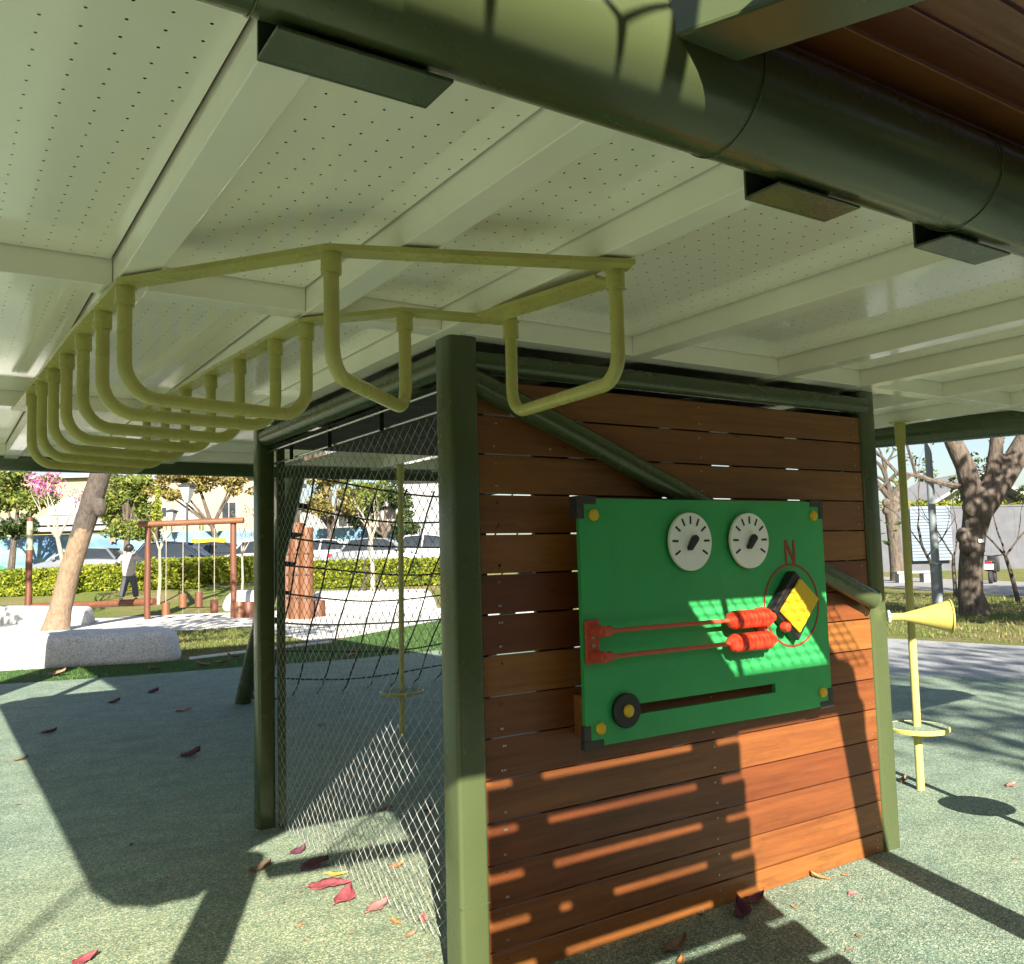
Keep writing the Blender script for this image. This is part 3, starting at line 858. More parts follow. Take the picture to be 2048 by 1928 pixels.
# ================================================================== YELLOW OVERHEAD BARS
mbar = thing('overhead_bars', 'olive yellow U shaped hanging bars curving below the ceiling around the post', 'monkey bars', (-0.9, 0, 2.2))
LEGL = [(-1.24-.012*k, y) for k, y in enumerate([-0.18, 0.111, 0.426, 0.746, 1.033, 1.325, 1.615])]
LEGR = [(-.674-.02*k, y) for k, y in enumerate([-0.036, 0.21, 0.565, 0.894, 1.238, 1.547, 1.866])]
UB = list(zip(LEGL, LEGR)) + [((-0.852, -0.698), (-0.449, -0.289)), ((-0.137, -0.935), (-0.102, -0.362))]
RAILZ = 2.250
def railrun(pts, w=0.066, h=0.014):
    mb = MB()
    L = []; Rr = []
    for i, p in enumerate(pts):
        p = np.array(p, float)
        a = np.array(pts[max(0, i-1)], float); b = np.array(pts[min(len(pts)-1, i+1)], float)
        t = (b-a)/np.linalg.norm(b-a); n = np.array([-t[1], t[0]])
        L.append(p+n*w/2); Rr.append(p-n*w/2)
    poly = [tuple(x) for x in L] + [tuple(x) for x in Rr[::-1]]
    n = len(pts); b0 = len(mb.v)
    for z in (RAILZ-h, RAILZ): mb.v += [(x, y, z) for x, y in L] + [(x, y, z) for x, y in Rr]
    for i in range(n-1):
        mb.f += [(b0+i, b0+i+1, b0+n+i+1, b0+n+i), (b0+2*n+i, b0+3*n+i, b0+3*n+i+1, b0+2*n+i+1), (b0+i, b0+2*n+i, b0+2*n+i+1, b0+i+1), (b0+n+i, b0+n+i+1, b0+3*n+i+1, b0+3*n+i)]
    mb.f += [(b0, b0+n, b0+3*n, b0+2*n), (b0+n-1, b0+3*n-1, b0+4*n-1, b0+2*n-1)]
    return mb
railrun([(-1.33, 2.1), (-1.30, 1.3), (-1.27, 0.4), (-1.235, -0.20), (-0.855, -0.70), (-0.115, -0.975)]).build('rail', YELLOW, mbar)
railrun([(-0.81, 2.1), (-0.77, 1.5), (-0.72, 0.65), (-0.672, -0.04), (-0.455, -0.285), (-0.085, -0.352)]).build('rail', YELLOW, mbar)
RAILZ2 = 2.2365
mb = MB(); mb.obox((-0.165, -0.64, 2.2295), ((-0.045)/1, 0.24, 0), (0.05, 0.009, 0), (0, 0, 0.006)); mb.build('cross_plate', YELLOW, mbar, bevel=0.001)
for k, (a, b) in enumerate(UB):
    zb = 1.935
    p0 = np.array([a[0], a[1], 2.236]); p3 = np.array([b[0], b[1], 2.236])
    p1 = np.array([a[0], a[1], zb]); p2 = np.array([b[0], b[1], zb])
    rb = 0.095 if k < 7 else 0.075
    pts = [p0, p0 + (p1-p0)*0.3] + arc(p0, p1, p2, rb, 8) + arc(p1, p2, p3, rb, 8) + [p3 + (p2-p3)*0.3, p3]
    MB().tube(pts, 0.0195, 18).build('bar', YELLOW, mbar, smooth=True)
    for p in (p0, p3):
        MB().lathe([(0.0255, -0.052), (0.0262, -0.048), (0.0250, 0.0), (0.030, 0.001)], p, (0, 0, 1), 18).build('collar', YELLOW, mbar, smooth=True)

# ================================================================== YELLOW SPINNER POLES
def spinner(x, y, ztop, label, tx=0, ty=0):
    t = thing('spinner_pole', label, 'spinner pole', (x, y, 0), 'yellow standing spinner poles')
    MB().tube([(x, y, 0.0), (x+tx*0.95, y+ty*0.95, ztop-0.14)], 0.0235, 20).build('pole', YELLOW, t, smooth=True)
    MB().lathe([(0.030, 0), (0.034, 0.14), (0.060, 0.141), (0.060, 0.15)], (x+tx*0.95, y+ty*0.95, ztop-0.15), (0, 0, 1), 20).build('collar', YELLOW, t, smooth=True)
    zc = 0.37; xx, yy = x + tx*0.37/ztop, y + ty*0.37/ztop
    MB().lathe([(0.165, -0.012), (0.180, -0.010), (0.184, 0.0), (0.184, 0.014), (0.176, 0.018), (0.172, 0.010), (0.03, 0.010)], (xx, yy, zc), (0, 0, 1), 48).build('disc_rim', YELLOW, t, smooth=True)
    MB().lathe([(0.028, 0.011), (0.1715, 0.011), (0.1715, 0.016), (0.028, 0.016)], (xx, yy, zc), (0, 0, 1), 48, cap=False).build('foot_pad', RUBBER, t, smooth=True)
    MB().lathe([(0.034, -0.05), (0.034, -0.012)], (xx, yy, zc), (0, 0, 1), 20).build('hub', YELLOW, t, smooth=True)
    return t
spinner(3.352, 0.53, 2.258, 'yellow pole with round foot disc right of the plank wall beyond the horn', 0.09, 0.045)
spinner(1.66, 4.12, 2.258, 'yellow pole with round foot disc seen through the mesh net', -0.06, -0.17)
spinner(2.99, -0.49, 2.258, 'yellow pole with round foot disc nearest the viewer at the right edge', 0.03, 0.02)

# ================================================================== HORN
hn = thing('speaking_horn', 'bright yellow cone shaped speaking horn fixed to the right green post', 'horn', (2.30, 0, 1.13))
ha = np.array([0.70, -0.71, 0.0]); ha /= np.linalg.norm(ha)
ho = np.array([2.326, -0.002, 1.125]) + ha*0.012
MB().lathe([(0.018, 0.0), (0.019, 0.075), (0.026, 0.10), (0.078, 0.285), (0.081, 0.287), (0.0815, 0.293), (0.077, 0.293), (0.022, 0.11), (0.012, 0.06)], ho, ha, 40, cap=False).build('cone', HORN, hn, smooth=True)
mb = MB()
pts = [ho + ha*0.289 + 0.081*(math.cos(a)*np.array([0, 0, 1]) + math.sin(a)*np.array([0.71, 0.70, 0])) for a in np.linspace(0, 2*math.pi, 41)]
mb.tube(pts, 0.0045, 8, cap=False).build('rim', HORN, hn, smooth=True)
MB().lathe([(0.028, 0.0), (0.033, 0.004), (0.033, 0.010), (0.02, 0.014)], ho, ha, 8).build('flange', WHITEP, hn)

# ================================================================== ACTIVITY BOARD
bd = thing('activity_board', 'green activity board with dials, red abacus, slider and yellow compass', 'activity board', (1.03, -0.12, 0.77))
YB = -0.13
BX0, BX1, BZ0, BZ1 = 0.330, 1.716, 0.778, 1.683
SX0, SX1, SZ0, SZ1 = 0.535, 1.349, 0.870, 0.908
mb = MB()
mb.box((BX0, YB, SZ1), (BX1, YB+0.018, BZ1)).box((BX0, YB, BZ0), (BX1, YB+0.018, SZ0)).box((BX0, YB, SZ0), (SX0, YB+0.018, SZ1)).box((SX1, YB, SZ0), (BX1, YB+0.018, SZ1))
mb.build('panel', BOARD, bd)
for (cx, cz, sx, sz) in ((BX0, BZ1, 1, -1), (BX1, BZ1, -1, -1), (BX1, BZ0, -1, 1), (BX0, BZ0, 1, 1)):
    mb = MB()
    def L(u0, w0, u1, w1, y0, y1):
        xs = sorted((cx+sx*u0, cx+sx*u1)); zs = sorted((cz+sz*w0, cz+sz*w1)); mb.box((xs[0], y0, zs[0]), (xs[1], y1, zs[1]))
    L(-0.009, -0.009, 0.082, 0.022, YB-0.003, -0.085 if sz < 0 and sx > 0 else -0.108)
    L(-0.009, 0.022, 0.024, 0.076, YB-0.003, -0.085 if sz < 0 and sx > 0 else -0.108)
    mb.build('corner_bracket', BRACK, bd, bevel=0.003)
    MB().lathe([(0.022, 0), (0.022, 0.008), (0.016, 0.015), (0.006, 0.017)], (cx+sx*0.066, YB-0.001, cz+sz*0.062), (0, -1, 0), 20).build('bolt_cap', YELP, bd, smooth=True)
MB().box((BX0+0.045, -0.10, 0.80), (BX0+0.085, -0.001, 0.95)).build('spacer_block', PLANK, bd, bevel=0.003)
MB().box((BX1-0.05, -0.10, 0.80), (BX1-0.01, -0.001, 1.02)).build('spacer_block', PLANK, bd, bevel=0.003)
for dx, lab in ((0.869, None), (1.209, None)):
    cz = 1.515
    MB().lathe([(0.106, 0), (0.106, 0.012)], (dx, YB-0.001, cz), (0, -1, 0), 40).build('dial_spacer', BLACKP, bd, smooth=True)
    d = MB().lathe([(0.116, 0.0), (0.116, 0.010), (0.114, 0.012)], (dx, YB-0.0135, cz), (0, -1, 0), 56).build('dial', WHITEP, bd, smooth=True)
    yd = YB - 0.0135 - 0.012
    for a in (-30, 2, 36, 63, 90, 117, 144, 178, 210):
        a = R(a); c = np.array([math.cos(a), 0, math.sin(a)]); t = np.array([-math.sin(a), 0, math.cos(a)])
        MB().obox(np.array([dx, yd-0.0008, cz]) + c*0.086, c*0.0155, t*0.0042, (0, 0.0007, 0)).build('tick', BLACKP, d)
    a = R(232); c = np.array([math.cos(a), 0, math.sin(a)]); t = np.array([-math.sin(a), 0, math.cos(a)])
    o = np.array([dx+0.012, yd, cz+0.012])
    prof = [o - c*0.012 + t*0.010, o + t*0.014, o + c*0.052 + t*0.009, o + c*0.060, o + c*0.052 - t*0.009, o - t*0.014, o - c*0.012 - t*0.010]
    mb = MB().prism([tuple(p) for p in prof], lambda x, y, z: (x, y-0.002, z), lambda x, y, z: (x, y-0.022, z))
    mb.build('needle', BLACKP, d, bevel=0.003)
# letter N
nx, nz, nh, nw = 1.484, 1.463, 0.105, 0.066
mb = MB(); yy0, yy1 = YB-0.0025, YB-0.0006
mb.box((nx-nw/2, yy0, nz-nh/2), (nx-nw/2+0.012, yy1, nz+nh/2)).box((nx+nw/2-0.012, yy0, nz-nh/2), (nx+nw/2, yy1, nz+nh/2))
mb.prism([(nx-nw/2+0.0121, nz+nh/2), (nx-nw/2+0.0121, nz+nh/2-0.030), (nx+nw/2-0.0121, nz-nh/2), (nx+nw/2-0.0121, nz-nh/2+0.030)], lambda x, z: (x, yy0, z), lambda x, z: (x, yy1, z))
mb.build('letter_n', REDLINE, bd)
# compass ring
mb = MB(); n = 64; b0 = 0
for k in range(n):
    a = 2*math.pi*k/n
    for rr, yy in ((0.172, yy0), (0.180, yy0), (0.180, yy1), (0.172, yy1)):
        mb.v.append((1.480 + rr*math.cos(a), yy, 1.232 + rr*math.sin(a)))
for k in range(n):
    a = 4*k; b = 4*((k+1) % n)
    for q in range(4): mb.f.append((a+q, a+(q+1) % 4, b+(q+1) % 4, b+q))
mb.build('compass_ring', REDLINE, bd)
# rhombic compass block
def Bz(x, y, Y): return ony((1100 + x/3.12)/VS, (960 + y/3.12)/VS, Y)
blk = [Bz(*q, -0.185) for q in ((1537, 565), (1688, 742), (1560, 1005), (1400, 812))]
mb = MB().prism([(p[0], p[2]) for p in blk], lambda x, z: (x, YB-0.002, z), lambda x, z: (x, -0.180, z))
cb = mb.build('compass_block', BLACKP, bd, bevel=0.006)
yl = [Bz(*q, -0.19) for q in ((1562, 612), (1676, 742), (1560, 955), (1437, 822))]
mb = MB().prism([(p[0], p[2]) for p in yl], lambda x, z: (x, -0.1805, z), lambda x, z: (x, -0.194, z))
mb.build('compass_face', YELP, cb, bevel=0.005)
c = Bz(1578, 782, -0.195)
MB().lathe([(0.026, 0), (0.026, 0.003), (0.022, 0.005), (0.018, 0.003)], (c[0], -0.1938, c[2]), (0, -1, 0), 24).build('boss', YELP, cb, smooth=True)
c = Bz(1482, 918, -0.19)
MB().lathe([(0.020, 0), (0.024, 0.012), (0.018, 0.03), (0.008, 0.034)], (c[0], -0.165, c[2]), (0, -1, 0), 20).build('pointer_knob', REDP, cb, smooth=True)
# abacus
YR = -0.20
r1 = [ony(1175, 1215, YR), ony(1500, 1192, YR)]; r2 = [ony(1175, 1266, YR), ony(1500, 1240, YR)]
za, zb2 = 1.196, 1.104
xl = r1[0][0] + 0.03; xr = 1.262
pl = MB().box((xl-0.075, YB-0.014, 1.075), (xl-0.012, YB-0.001, 1.235)).build('abacus_mount', REDROD, bd, bevel=0.004)
for zz in (za, zb2):
    MB().lathe([(0.022, 0), (0.022, 0.06), (0.020, 0.066)], (xl-0.042, YB-0.0145, zz), (0, -1, 0), 20).build('standoff', REDROD, pl, smooth=True)
    MB().tube([(xl-0.046, YR+0.004, zz), (xl-0.006, YR+0.004, zz)], 0.020, 16).build('end_stop', REDROD, pl, smooth=True)
for zz in (1.172, 1.142):
    MB().lathe([(0.008, 0), (0.007, 0.004)], (xl-0.044, YB-0.0142, zz), (0, -1, 0), 12).build('bolt_head', STEEL, pl)
pr = MB().box((xr-0.020, YB-0.014, 1.075), (xr+0.042, YB-0.001, 1.235)).build('abacus_mount', REDROD, bd, bevel=0.004)
for zz in (za, zb2):
    MB().lathe([(0.020, 0), (0.020, 0.06), (0.018, 0.066)], (xr+0.004, YB-0.0145, zz), (0, -1, 0), 20).build('standoff', REDP, pr, smooth=True)
    MB().tube([(xl-0.01, YR+0.004, zz), (xr+0.01, YR+0.004, zz)], 0.0085, 14).build('rod', REDROD, bd, smooth=True)
    for k in range(9):
        x = xr - 0.222 + 0.0235*k
        MB().lathe([(0.030, 0), (0.0365, 0.004), (0.038, 0.010), (0.0365, 0.016), (0.030, 0.020)], (x, YR+0.004, zz), (1, 0, 0), 22).build('bead', REDP, bd, smooth=True)
    MB().lathe([(0.010, 0), (0.030, 0.012), (0.033, 0.024)], (xr-0.248, YR+0.004, zz), (1, 0, 0), 22).build('end_bead', REDP, bd, smooth=True)
# slider
MB().lathe([(0.062, 0), (0.064, 0.004), (0.064, 0.018), (0.060, 0.022)], (0.513, YB-0.001, 0.893), (0, -1, 0), 40).build('slider_disc', BLACKP, bd, smooth=True)
MB().lathe([(0.023, 0), (0.023, 0.008), (0.016, 0.015), (0.006, 0.017)], (0.513, YB-0.0225, 0.893), (0, -1, 0), 20).build('slider_cap', YELP, bd, smooth=True)
#@@PART3
# ================================================================== FOLIAGE HELPERS
def leaves(mb, blobs, n, size, up_bias=0.3):
    vol = np.array([b[1][0]*b[1][1]*b[1][2] if not isinstance(b[1], (int, float)) else b[1]**3 for b in blobs]) ** 0.8
    vol = vol/vol.sum()
    idx = rng.choice(len(blobs), n, p=vol)
    d = rng.normal(size=(n, 3)); d /= np.linalg.norm(d, axis=1)[:, None]
    rad = rng.uniform(0.25, 1.0, n) ** 0.45
    for i in range(n):
        c, r = blobs[idx[i]]
        r = np.array([r]*3 if isinstance(r, (int, float)) else r)
        p = np.array(c) + d[i]*rad[i]*r*rng.uniform(0.85, 1.12)
        nn = d[i]*0.6 + rng.normal(size=3)*0.7 + np.array([0, 0, up_bias]); nn /= np.linalg.norm(nn)
        a = np.cross(nn, rng.normal(size=3)); a /= np.linalg.norm(a); b = np.cross(nn, a)
        s = size*rng.uniform(0.6, 1.3)
        k = len(mb.v)
        mb.v += [tuple(p - a*s), tuple(p + b*s*0.45 + nn*s*0.12), tuple(p + a*s), tuple(p - b*s*0.45 + nn*s*0.12)]
        mb.f.append((k, k+1, k+2, k+3))
    return mb
def crown(blobs, n, size, m, parent, name='crown'):
    mb = leaves(MB(), blobs, n, size)
    off = np.array([0, 0, 0.0]); pr = parent
    while pr is not None: off += np.array(pr.location); pr = pr.parent
    me = bpy.data.meshes.new(name); me.from_pydata([tuple(np.array(v)-off) for v in mb.v], [], mb.f); me.materials.append(m)
    o = bpy.data.objects.new(name, me); COL.objects.link(o); o.parent = parent
    return o
def branchy(mb, p, d, L, r, depth, spread=0.5, n=6, kids=3, gravity=0.0, minr=0.004):
    p = np.array(p, float); d = np.array(d, float); d /= np.linalg.norm(d)
    pts = [p]; q = p.copy(); dd = d.copy()
    for i in range(4):
        dd = dd + rng.normal(0, 0.10, 3) + np.array([0, 0, gravity]); dd /= np.linalg.norm(dd)
        q = q + dd*L/4; pts.append(q.copy())
    mb.tube(pts, [max(minr, r*(1-0.13*i)) for i in range(5)], n)
    tips = []
    if depth > 0:
        for k in range(kids):
            t = pts[4] if k == 0 else pts[rng.integers(2, 5)]
            nd = dd + rng.normal(0, spread, 3); nd[2] = nd[2]*0.8 + 0.15
            tips += branchy(mb, t, nd, L*rng.uniform(0.6, 0.85), r*0.52, depth-1, spread, max(4, n-1), kids, gravity, minr)
    else: tips.append(pts[4])
    return tips
def off_rt(p, a, b=0.0):
    return np.array(p) + np.array([0.836, -0.548, 0])*a + np.array([0, 0, 1.0])*b

# ================================================================== LEFT LEANING TREE
def bark_two(name, zb):
    m, nt, b = new_mat(name)
    p = pos(nt)
    n1 = noise(nt, mapping(nt, p, (8, 8, 3)), 2.0, 6, 0.7)
    lo = ramp(nt, n1.outputs[0], [(0.3, (0.13, 0.088, 0.058)), (0.7, (0.26, 0.185, 0.12))]).outputs[0]
    hi = ramp(nt, n1.outputs[0], [(0.3, (0.030, 0.024, 0.021)), (0.7, (0.10, 0.08, 0.066))]).outputs[0]
    s = N(nt, 'ShaderNodeSeparateXYZ'); nt.links.new(p, s.inputs[0])
    h = math_n(nt, 'ADD', s.outputs[2], math_n(nt, 'MULTIPLY', math_n(nt, 'SUBTRACT', noise(nt, p, 1.8, 4).outputs[0], 0.5), 2.2))
    f = ramp(nt, math_n(nt, 'SUBTRACT', h, zb - 0.5), [(0.45, (0, 0, 0)), (0.60, (1, 1, 1))])
    nt.links.new(mix(nt, f.outputs[0], lo, hi), b.inputs['Base Color'])
    b.inputs['Roughness'].default_value = 0.95
    bump(nt, b, n1.outputs[0], 0.9, 0.04)
    return m
BARK2 = bark_two('two_tone_bark', 2.35)
b0 = foot(112, 21.2)
lt = thing('leaning_tree', 'leaning tree trunk tan below and dark above behind the pale bench', 'tree', b0)
pts = [b0 + (0, 0, -0.1), b0 + (0, 0, 0.12), at(118, 1180, 21.2), at(135, 1110, 21.2), at(160, 1030, 21.3), at(178, 975, 21.4), at(192, 930, 21.5), at(208, 880, 21.7), at(220, 800, 22)]
mb = MB().tube(pts, [0.40, 0.30, 0.25, 0.235, 0.235, 0.25, 0.235, 0.22, 0.20], 18)
mb.sphere(at(172, 985, 21.25), (0.15, 0.15, 0.26), 10, 7).sphere(at(193, 985, 21.3), (0.17, 0.17, 0.24), 10, 7)
mb.build('trunk', BARK2, lt, smooth=True)
mb = MB(); tips = []
for dvec in ((0.5, 0.2, 0.9), (-0.6, 0.3, 0.9), (0.2, -0.5, 1.0)):
    tips += branchy(mb, at(220, 800, 22), dvec, 2.0, 0.13, 2, 0.5)
mb.build('limbs', BARK, lt, smooth=True)
crown([(t, 0.9) for t in tips], 2600, 0.11, F_YG, lt)

# ================================================================== SAPLINGS AND BACKGROUND TREES (left)
def sapling(name, label, u, v_top, d, dvecs, m, r=0.05, depth=2, flower=None, fn=0, leafm=None, ln=0, L=0.9, fork=None, size=0.07):
    b = foot(u, d)
    t = thing(name, label, 'tree', b)
    top = at(fork[0], fork[1], d) if fork else b + (0, 0, 1.0)
    mb = MB(); mb.tube([b + (0, 0, -0.05), (b+top)/2 + (0.04, 0, 0), top], [r*1.2, r, r*0.85], 8)
    tips = []
    for dv in dvecs:
        w = np.array([0.836, -0.548, 0])*dv[0] + np.array([0.548, 0.836, 0])*dv[2] + np.array([0, 0, dv[1]])
        tips += branchy(mb, top, w, L, r*0.7, depth, 0.35, 6, 2, 0.05)
    mb.build('trunk', m, t, smooth=True)
    if flower is not None and fn:
        crown([(p, 0.28) for p in tips[::max(1, len(tips)//7)]], fn, 0.05, flower, t, 'blossom')
    if leafm is not None and ln:
        crown([(p, 0.30) for p in tips], ln, size, leafm, t, 'crown')
    return t
sapling('flowering_tree', 'young pale tree with magenta blossom behind the leaning trunk', 140, 930, 28, ((-0.9, 1.3, 0), (-0.4, 1.5, 0.2), (0.1, 1.6, -0.2), (0.6, 1.4, 0.1)), BARKG, 0.075, 2, F_PINK, 520, None, 0, 0.86, (112, 1045))
b0 = foot(140, 28)
sapling('bare_sapling', 'pale leafless sapling in front of the hedge under the log swing', 308, 1000, 31, ((-0.5, 1.2, 0), (0.5, 1.2, 0), (0.05, 1.4, 0.3)), BARKG, 0.055, 2, None, 0, None, 0, 0.7, (310, 1068))
sapling('bare_sapling', 'thin pale sapling beside the right post of the log swing', 468, 1000, 30, ((0.2, 1.2, 0), (0.5, 1.2, 0), (-0.2, 1.4, 0.3)), BARKG, 0.04, 2, F_ORANGE, 60, None, 0, 0.7, (470, 1078))
sapling('staked_sapling', 'leafy sapling on crossed dark stakes seen through the mesh net', 722, 980, 27, ((-0.3, 1.4, 0), (0.4, 1.3, 0), (0.05, 1.6, 0.2)), BARKG, 0.07, 2, None, 0, F_YG, 500, 0.8, (720, 1050), 0.08)
b0 = foot(722, 27)
st = thing('tree_stakes', 'crossed dark wooden stakes propping the sapling behind the mesh', 'stakes', b0)
for a in (-0.85, 0.85): MB().tube([off_rt(b0, a), off_rt(b0, -a*0.12, 1.25)], 0.03, 7).build('stake', BARKD, st)
MB().tube([off_rt(b0, -0.3), off_rt(b0, -0.22, 1.5)], 0.025, 7).build('stake', BARKD, st)

def bush_tree(label, blobs_uv, d, n, size, m, trunk_u, name='background_tree', trunk=True, cat='tree'):
    b = foot(trunk_u, d)
    t = thing(name, label, cat, b)
    bl = []
    for (u, v, ru, rv) in blobs_uv:
        rx = ru/1722*d; rz = rv/1722*d
        bl.append((at(u, v, d + rng.uniform(-0.8, 0.8)), (rx, rx, rz)))
    if trunk:
        c = np.mean([x[0] for x in bl], axis=0)
        mb = MB(); mb.tube([b + (0, 0, -0.1), (b*0.6 + c*0.4), c], [0.20, 0.15, 0.06], 8)
        for x in bl[:6]: mb.tube([b*0.5 + c*0.5, x[0]], [0.09, 0.03], 6)
        mb.build('trunk', BARK, t, smooth=True)
    crown(bl, n, size, m, t)
    return t
def scatter_blobs(u0, u1, v0, v1, n, ru, rv):
    return [(rng.uniform(u0, u1), rng.uniform(v0, v1), ru*rng.uniform(0.6, 1.3), rv*rng.uniform(0.6, 1.3)) for _ in range(n)]
G2 = 'trees beyond the mural wall'
bush_tree('bright yellow green tree right of the leaning trunk', scatter_blobs(205, 290, 925, 1015, 16, 20, 16), 50, 3400, 0.14, F_YG, 245)
bush_tree('dark leafy tree above the cream building at far left', scatter_blobs(-40, 95, 905, 985, 16, 22, 16), 47, 3200, 0.13, F_YG, 20)
bush_tree('wide orange leaved tree behind the log swing', scatter_blobs(305, 500, 915, 962, 22, 24, 12), 49, 3600, 0.13, F_ORANGE, 440)
bush_tree('narrow golden conifer behind the left swing post', [(300, 1040, 14, 12), (303, 1020, 12, 12), (305, 1000, 10, 12), (306, 978, 8, 12), (306, 955, 6, 12)], 46, 1100, 0.10, F_HEDGE, 303)
bush_tree('orange leaved tree seen through the mesh near the leaning post', scatter_blobs(600, 690, 915, 995, 16, 20, 16), 46, 3000, 0.13, F_ORANGE, 640)
bush_tree('dark green tree seen through the middle of the mesh', scatter_blobs(690, 800, 915, 1035, 20, 20, 18), 48, 3400, 0.14, F_DARK, 745)
bush_tree('dark shrub under the canopy at far left', scatter_blobs(-20, 85, 1005, 1042, 12, 16, 12), 44, 1800, 0.11, F_DARK, 30, 'background_shrub', False, 'shrub')
bush_tree('green shrub between the canopy and the beige house', scatter_blobs(205, 290, 1000, 1040, 10, 16, 12), 47, 1400, 0.11, F_YG, 250, 'background_shrub', False, 'shrub')

# ================================================================== HEDGES
def hedge(label, u0, u1, vt, d, depth=1.0, n=5200, size=0.075):
    a = foot(u0, d); b = foot(u1, d)
    zt = at((u0+u1)/2, vt, d)[2]; zb = (a[2]+b[2])/2
    h = zt - zb; c = (a+b)/2
    t = thing('clipped_hedge', label, 'hedge', c)
    dirv = (b-a); L = np.linalg.norm(dirv[:2]); dirv = dirv/np.linalg.norm(dirv); sd = np.array([-dirv[1], dirv[0], 0])
    MB().obox(c + (0, 0, h*0.47), dirv*(L/2-0.12), sd*(depth/2-0.12), (0, 0, h*0.44)).build('core', F_DARK, t)
    mb = MB()
    for i in range(n):
        f = rng.random()
        x = rng.uniform(-L/2, L/2); y = rng.uniform(-depth/2, depth/2); z = rng.uniform(0.0, h)
        if f < 0.55: y = -depth/2 + rng.normal(0, 0.05) if True else y
        elif f < 0.9: z = h + rng.normal(0, 0.045)
        else: x = rng.choice([-L/2, L/2]) + rng.normal(0, 0.04)
        q = c + dirv*x + sd*y*(1 if True else 1) + np.array([0, 0, z])
        # side that faces the viewer
        nn = rng.normal(size=3); nn /= np.linalg.norm(nn); e = np.cross(nn, rng.normal(size=3)); e /= np.linalg.norm(e); g = np.cross(nn, e)
        s = size*rng.uniform(0.6, 1.3); k = len(mb.v)
        mb.v += [tuple(q-e*s), tuple(q+g*s*0.5), tuple(q+e*s), tuple(q-g*s*0.5)]; mb.f.append((k, k+1, k+2, k+3))
    me = mb.build('foliage', F_HEDGE, t)
    return t
hedge('clipped yellow green hedge at far left before the green mural', -40, 152, 1109, 35, 1.0, 5200)
hedge('clipped yellow green hedge behind the person on the beam', 168, 395, 1098, 36, 1.0, 6000)
hedge('tallest clipped hedge behind the log swing', 288, 500, 1086, 37.5, 1.2, 6500)
hedge('clipped hedge seen through the mesh below the parked cars', 600, 880, 1090, 35, 1.2, 7500)

# ================================================================== LOG SWING FRAME
D1 = 24.7
lf = thing('log_swing', 'reddish log frame with balance beam and crossbar in the background', 'log swing', foot(287, D1))
def logpost(u, vt, d, r=0.085, m=LOGZ, name='post'):
    b = foot(u, d); tp = at(u, vt, d)
    pts = [b + (0, 0, -0.1)] + [np.array([b[0] + rng.normal(0, .008), b[1], b[2] + (tp[2]-b[2])*k/5]) for k in range(1, 5)] + [np.array([b[0], b[1], tp[2]])]
    return MB().tube(pts, [r*rng.uniform(0.94, 1.07) for _ in pts], 12).build(name, m, lf, smooth=True)
logpost(287, 1022, D1); logpost(453, 1010, D1, 0.088)
p1 = logpost(57, 1068, 26.0, 0.095)
zt = at(57, 1068, 26)[2]; b = foot(57, 26)
MB().tube([(b[0], b[1], zt+0.002), (b[0], b[1], at(57, 1012, 26)[2])], [0.09, 0.085], 12).build('pale_section', LOGPALE, p1, smooth=True)  # paler upper section of the left post
MB().tube([(b[0], b[1], at(57, 1012, 26)[2]+0.002), (b[0], b[1], at(57, 1004, 26)[2])], 0.09, 12).build('cap', LOGZ, p1, smooth=True)
MB().tube([at(270, 1018, D1), at(330, 1016, D1), at(400, 1013, D1), at(473, 1010, D1)], [0.085, 0.08, 0.085, 0.083], 12).build('crossbar', LOGX, lf, smooth=True)
MB().tube([at(55, 1178, 26.0), at(170, 1174, 25.4), at(300, 1168, D1-0.02)], [0.10, 0.095, 0.10], 12).build('balance_beam', LOGX, lf, smooth=True)
HL = [(322, 1170, 1194, 'leftmost hanging log under the log crossbar'), (355, 1153, 1179, 'second hanging log from the left under the crossbar'), (386, 1150, 1178, 'third hanging log from the left under the crossbar'), (416, 1164, 1190, 'rightmost hanging log under the log crossbar')]
for u, v0, v1, lab in HL:
    t = thing('hanging_log', lab, 'hanging log', at(u, v1, D1), 'logs hung on ropes from the crossbar')
    a = at(u, v0, D1); c = at(u, v1, D1); c[0], c[1] = a[0], a[1]
    MB().tube([c, a], [0.105, 0.108], 14).build('log', LOGZ, t, smooth=True)
    tp = at(u, 1017, D1); MB().tube([a, (a[0], a[1], tp[2]-0.07)], 0.011, 6).build('rope', BARKG, t)
    gz0 = gh(c[0], c[1]); MB().tube([(c[0], c[1], gz0), c], 0.006, 5).build('ground_rope', BARKG, t)
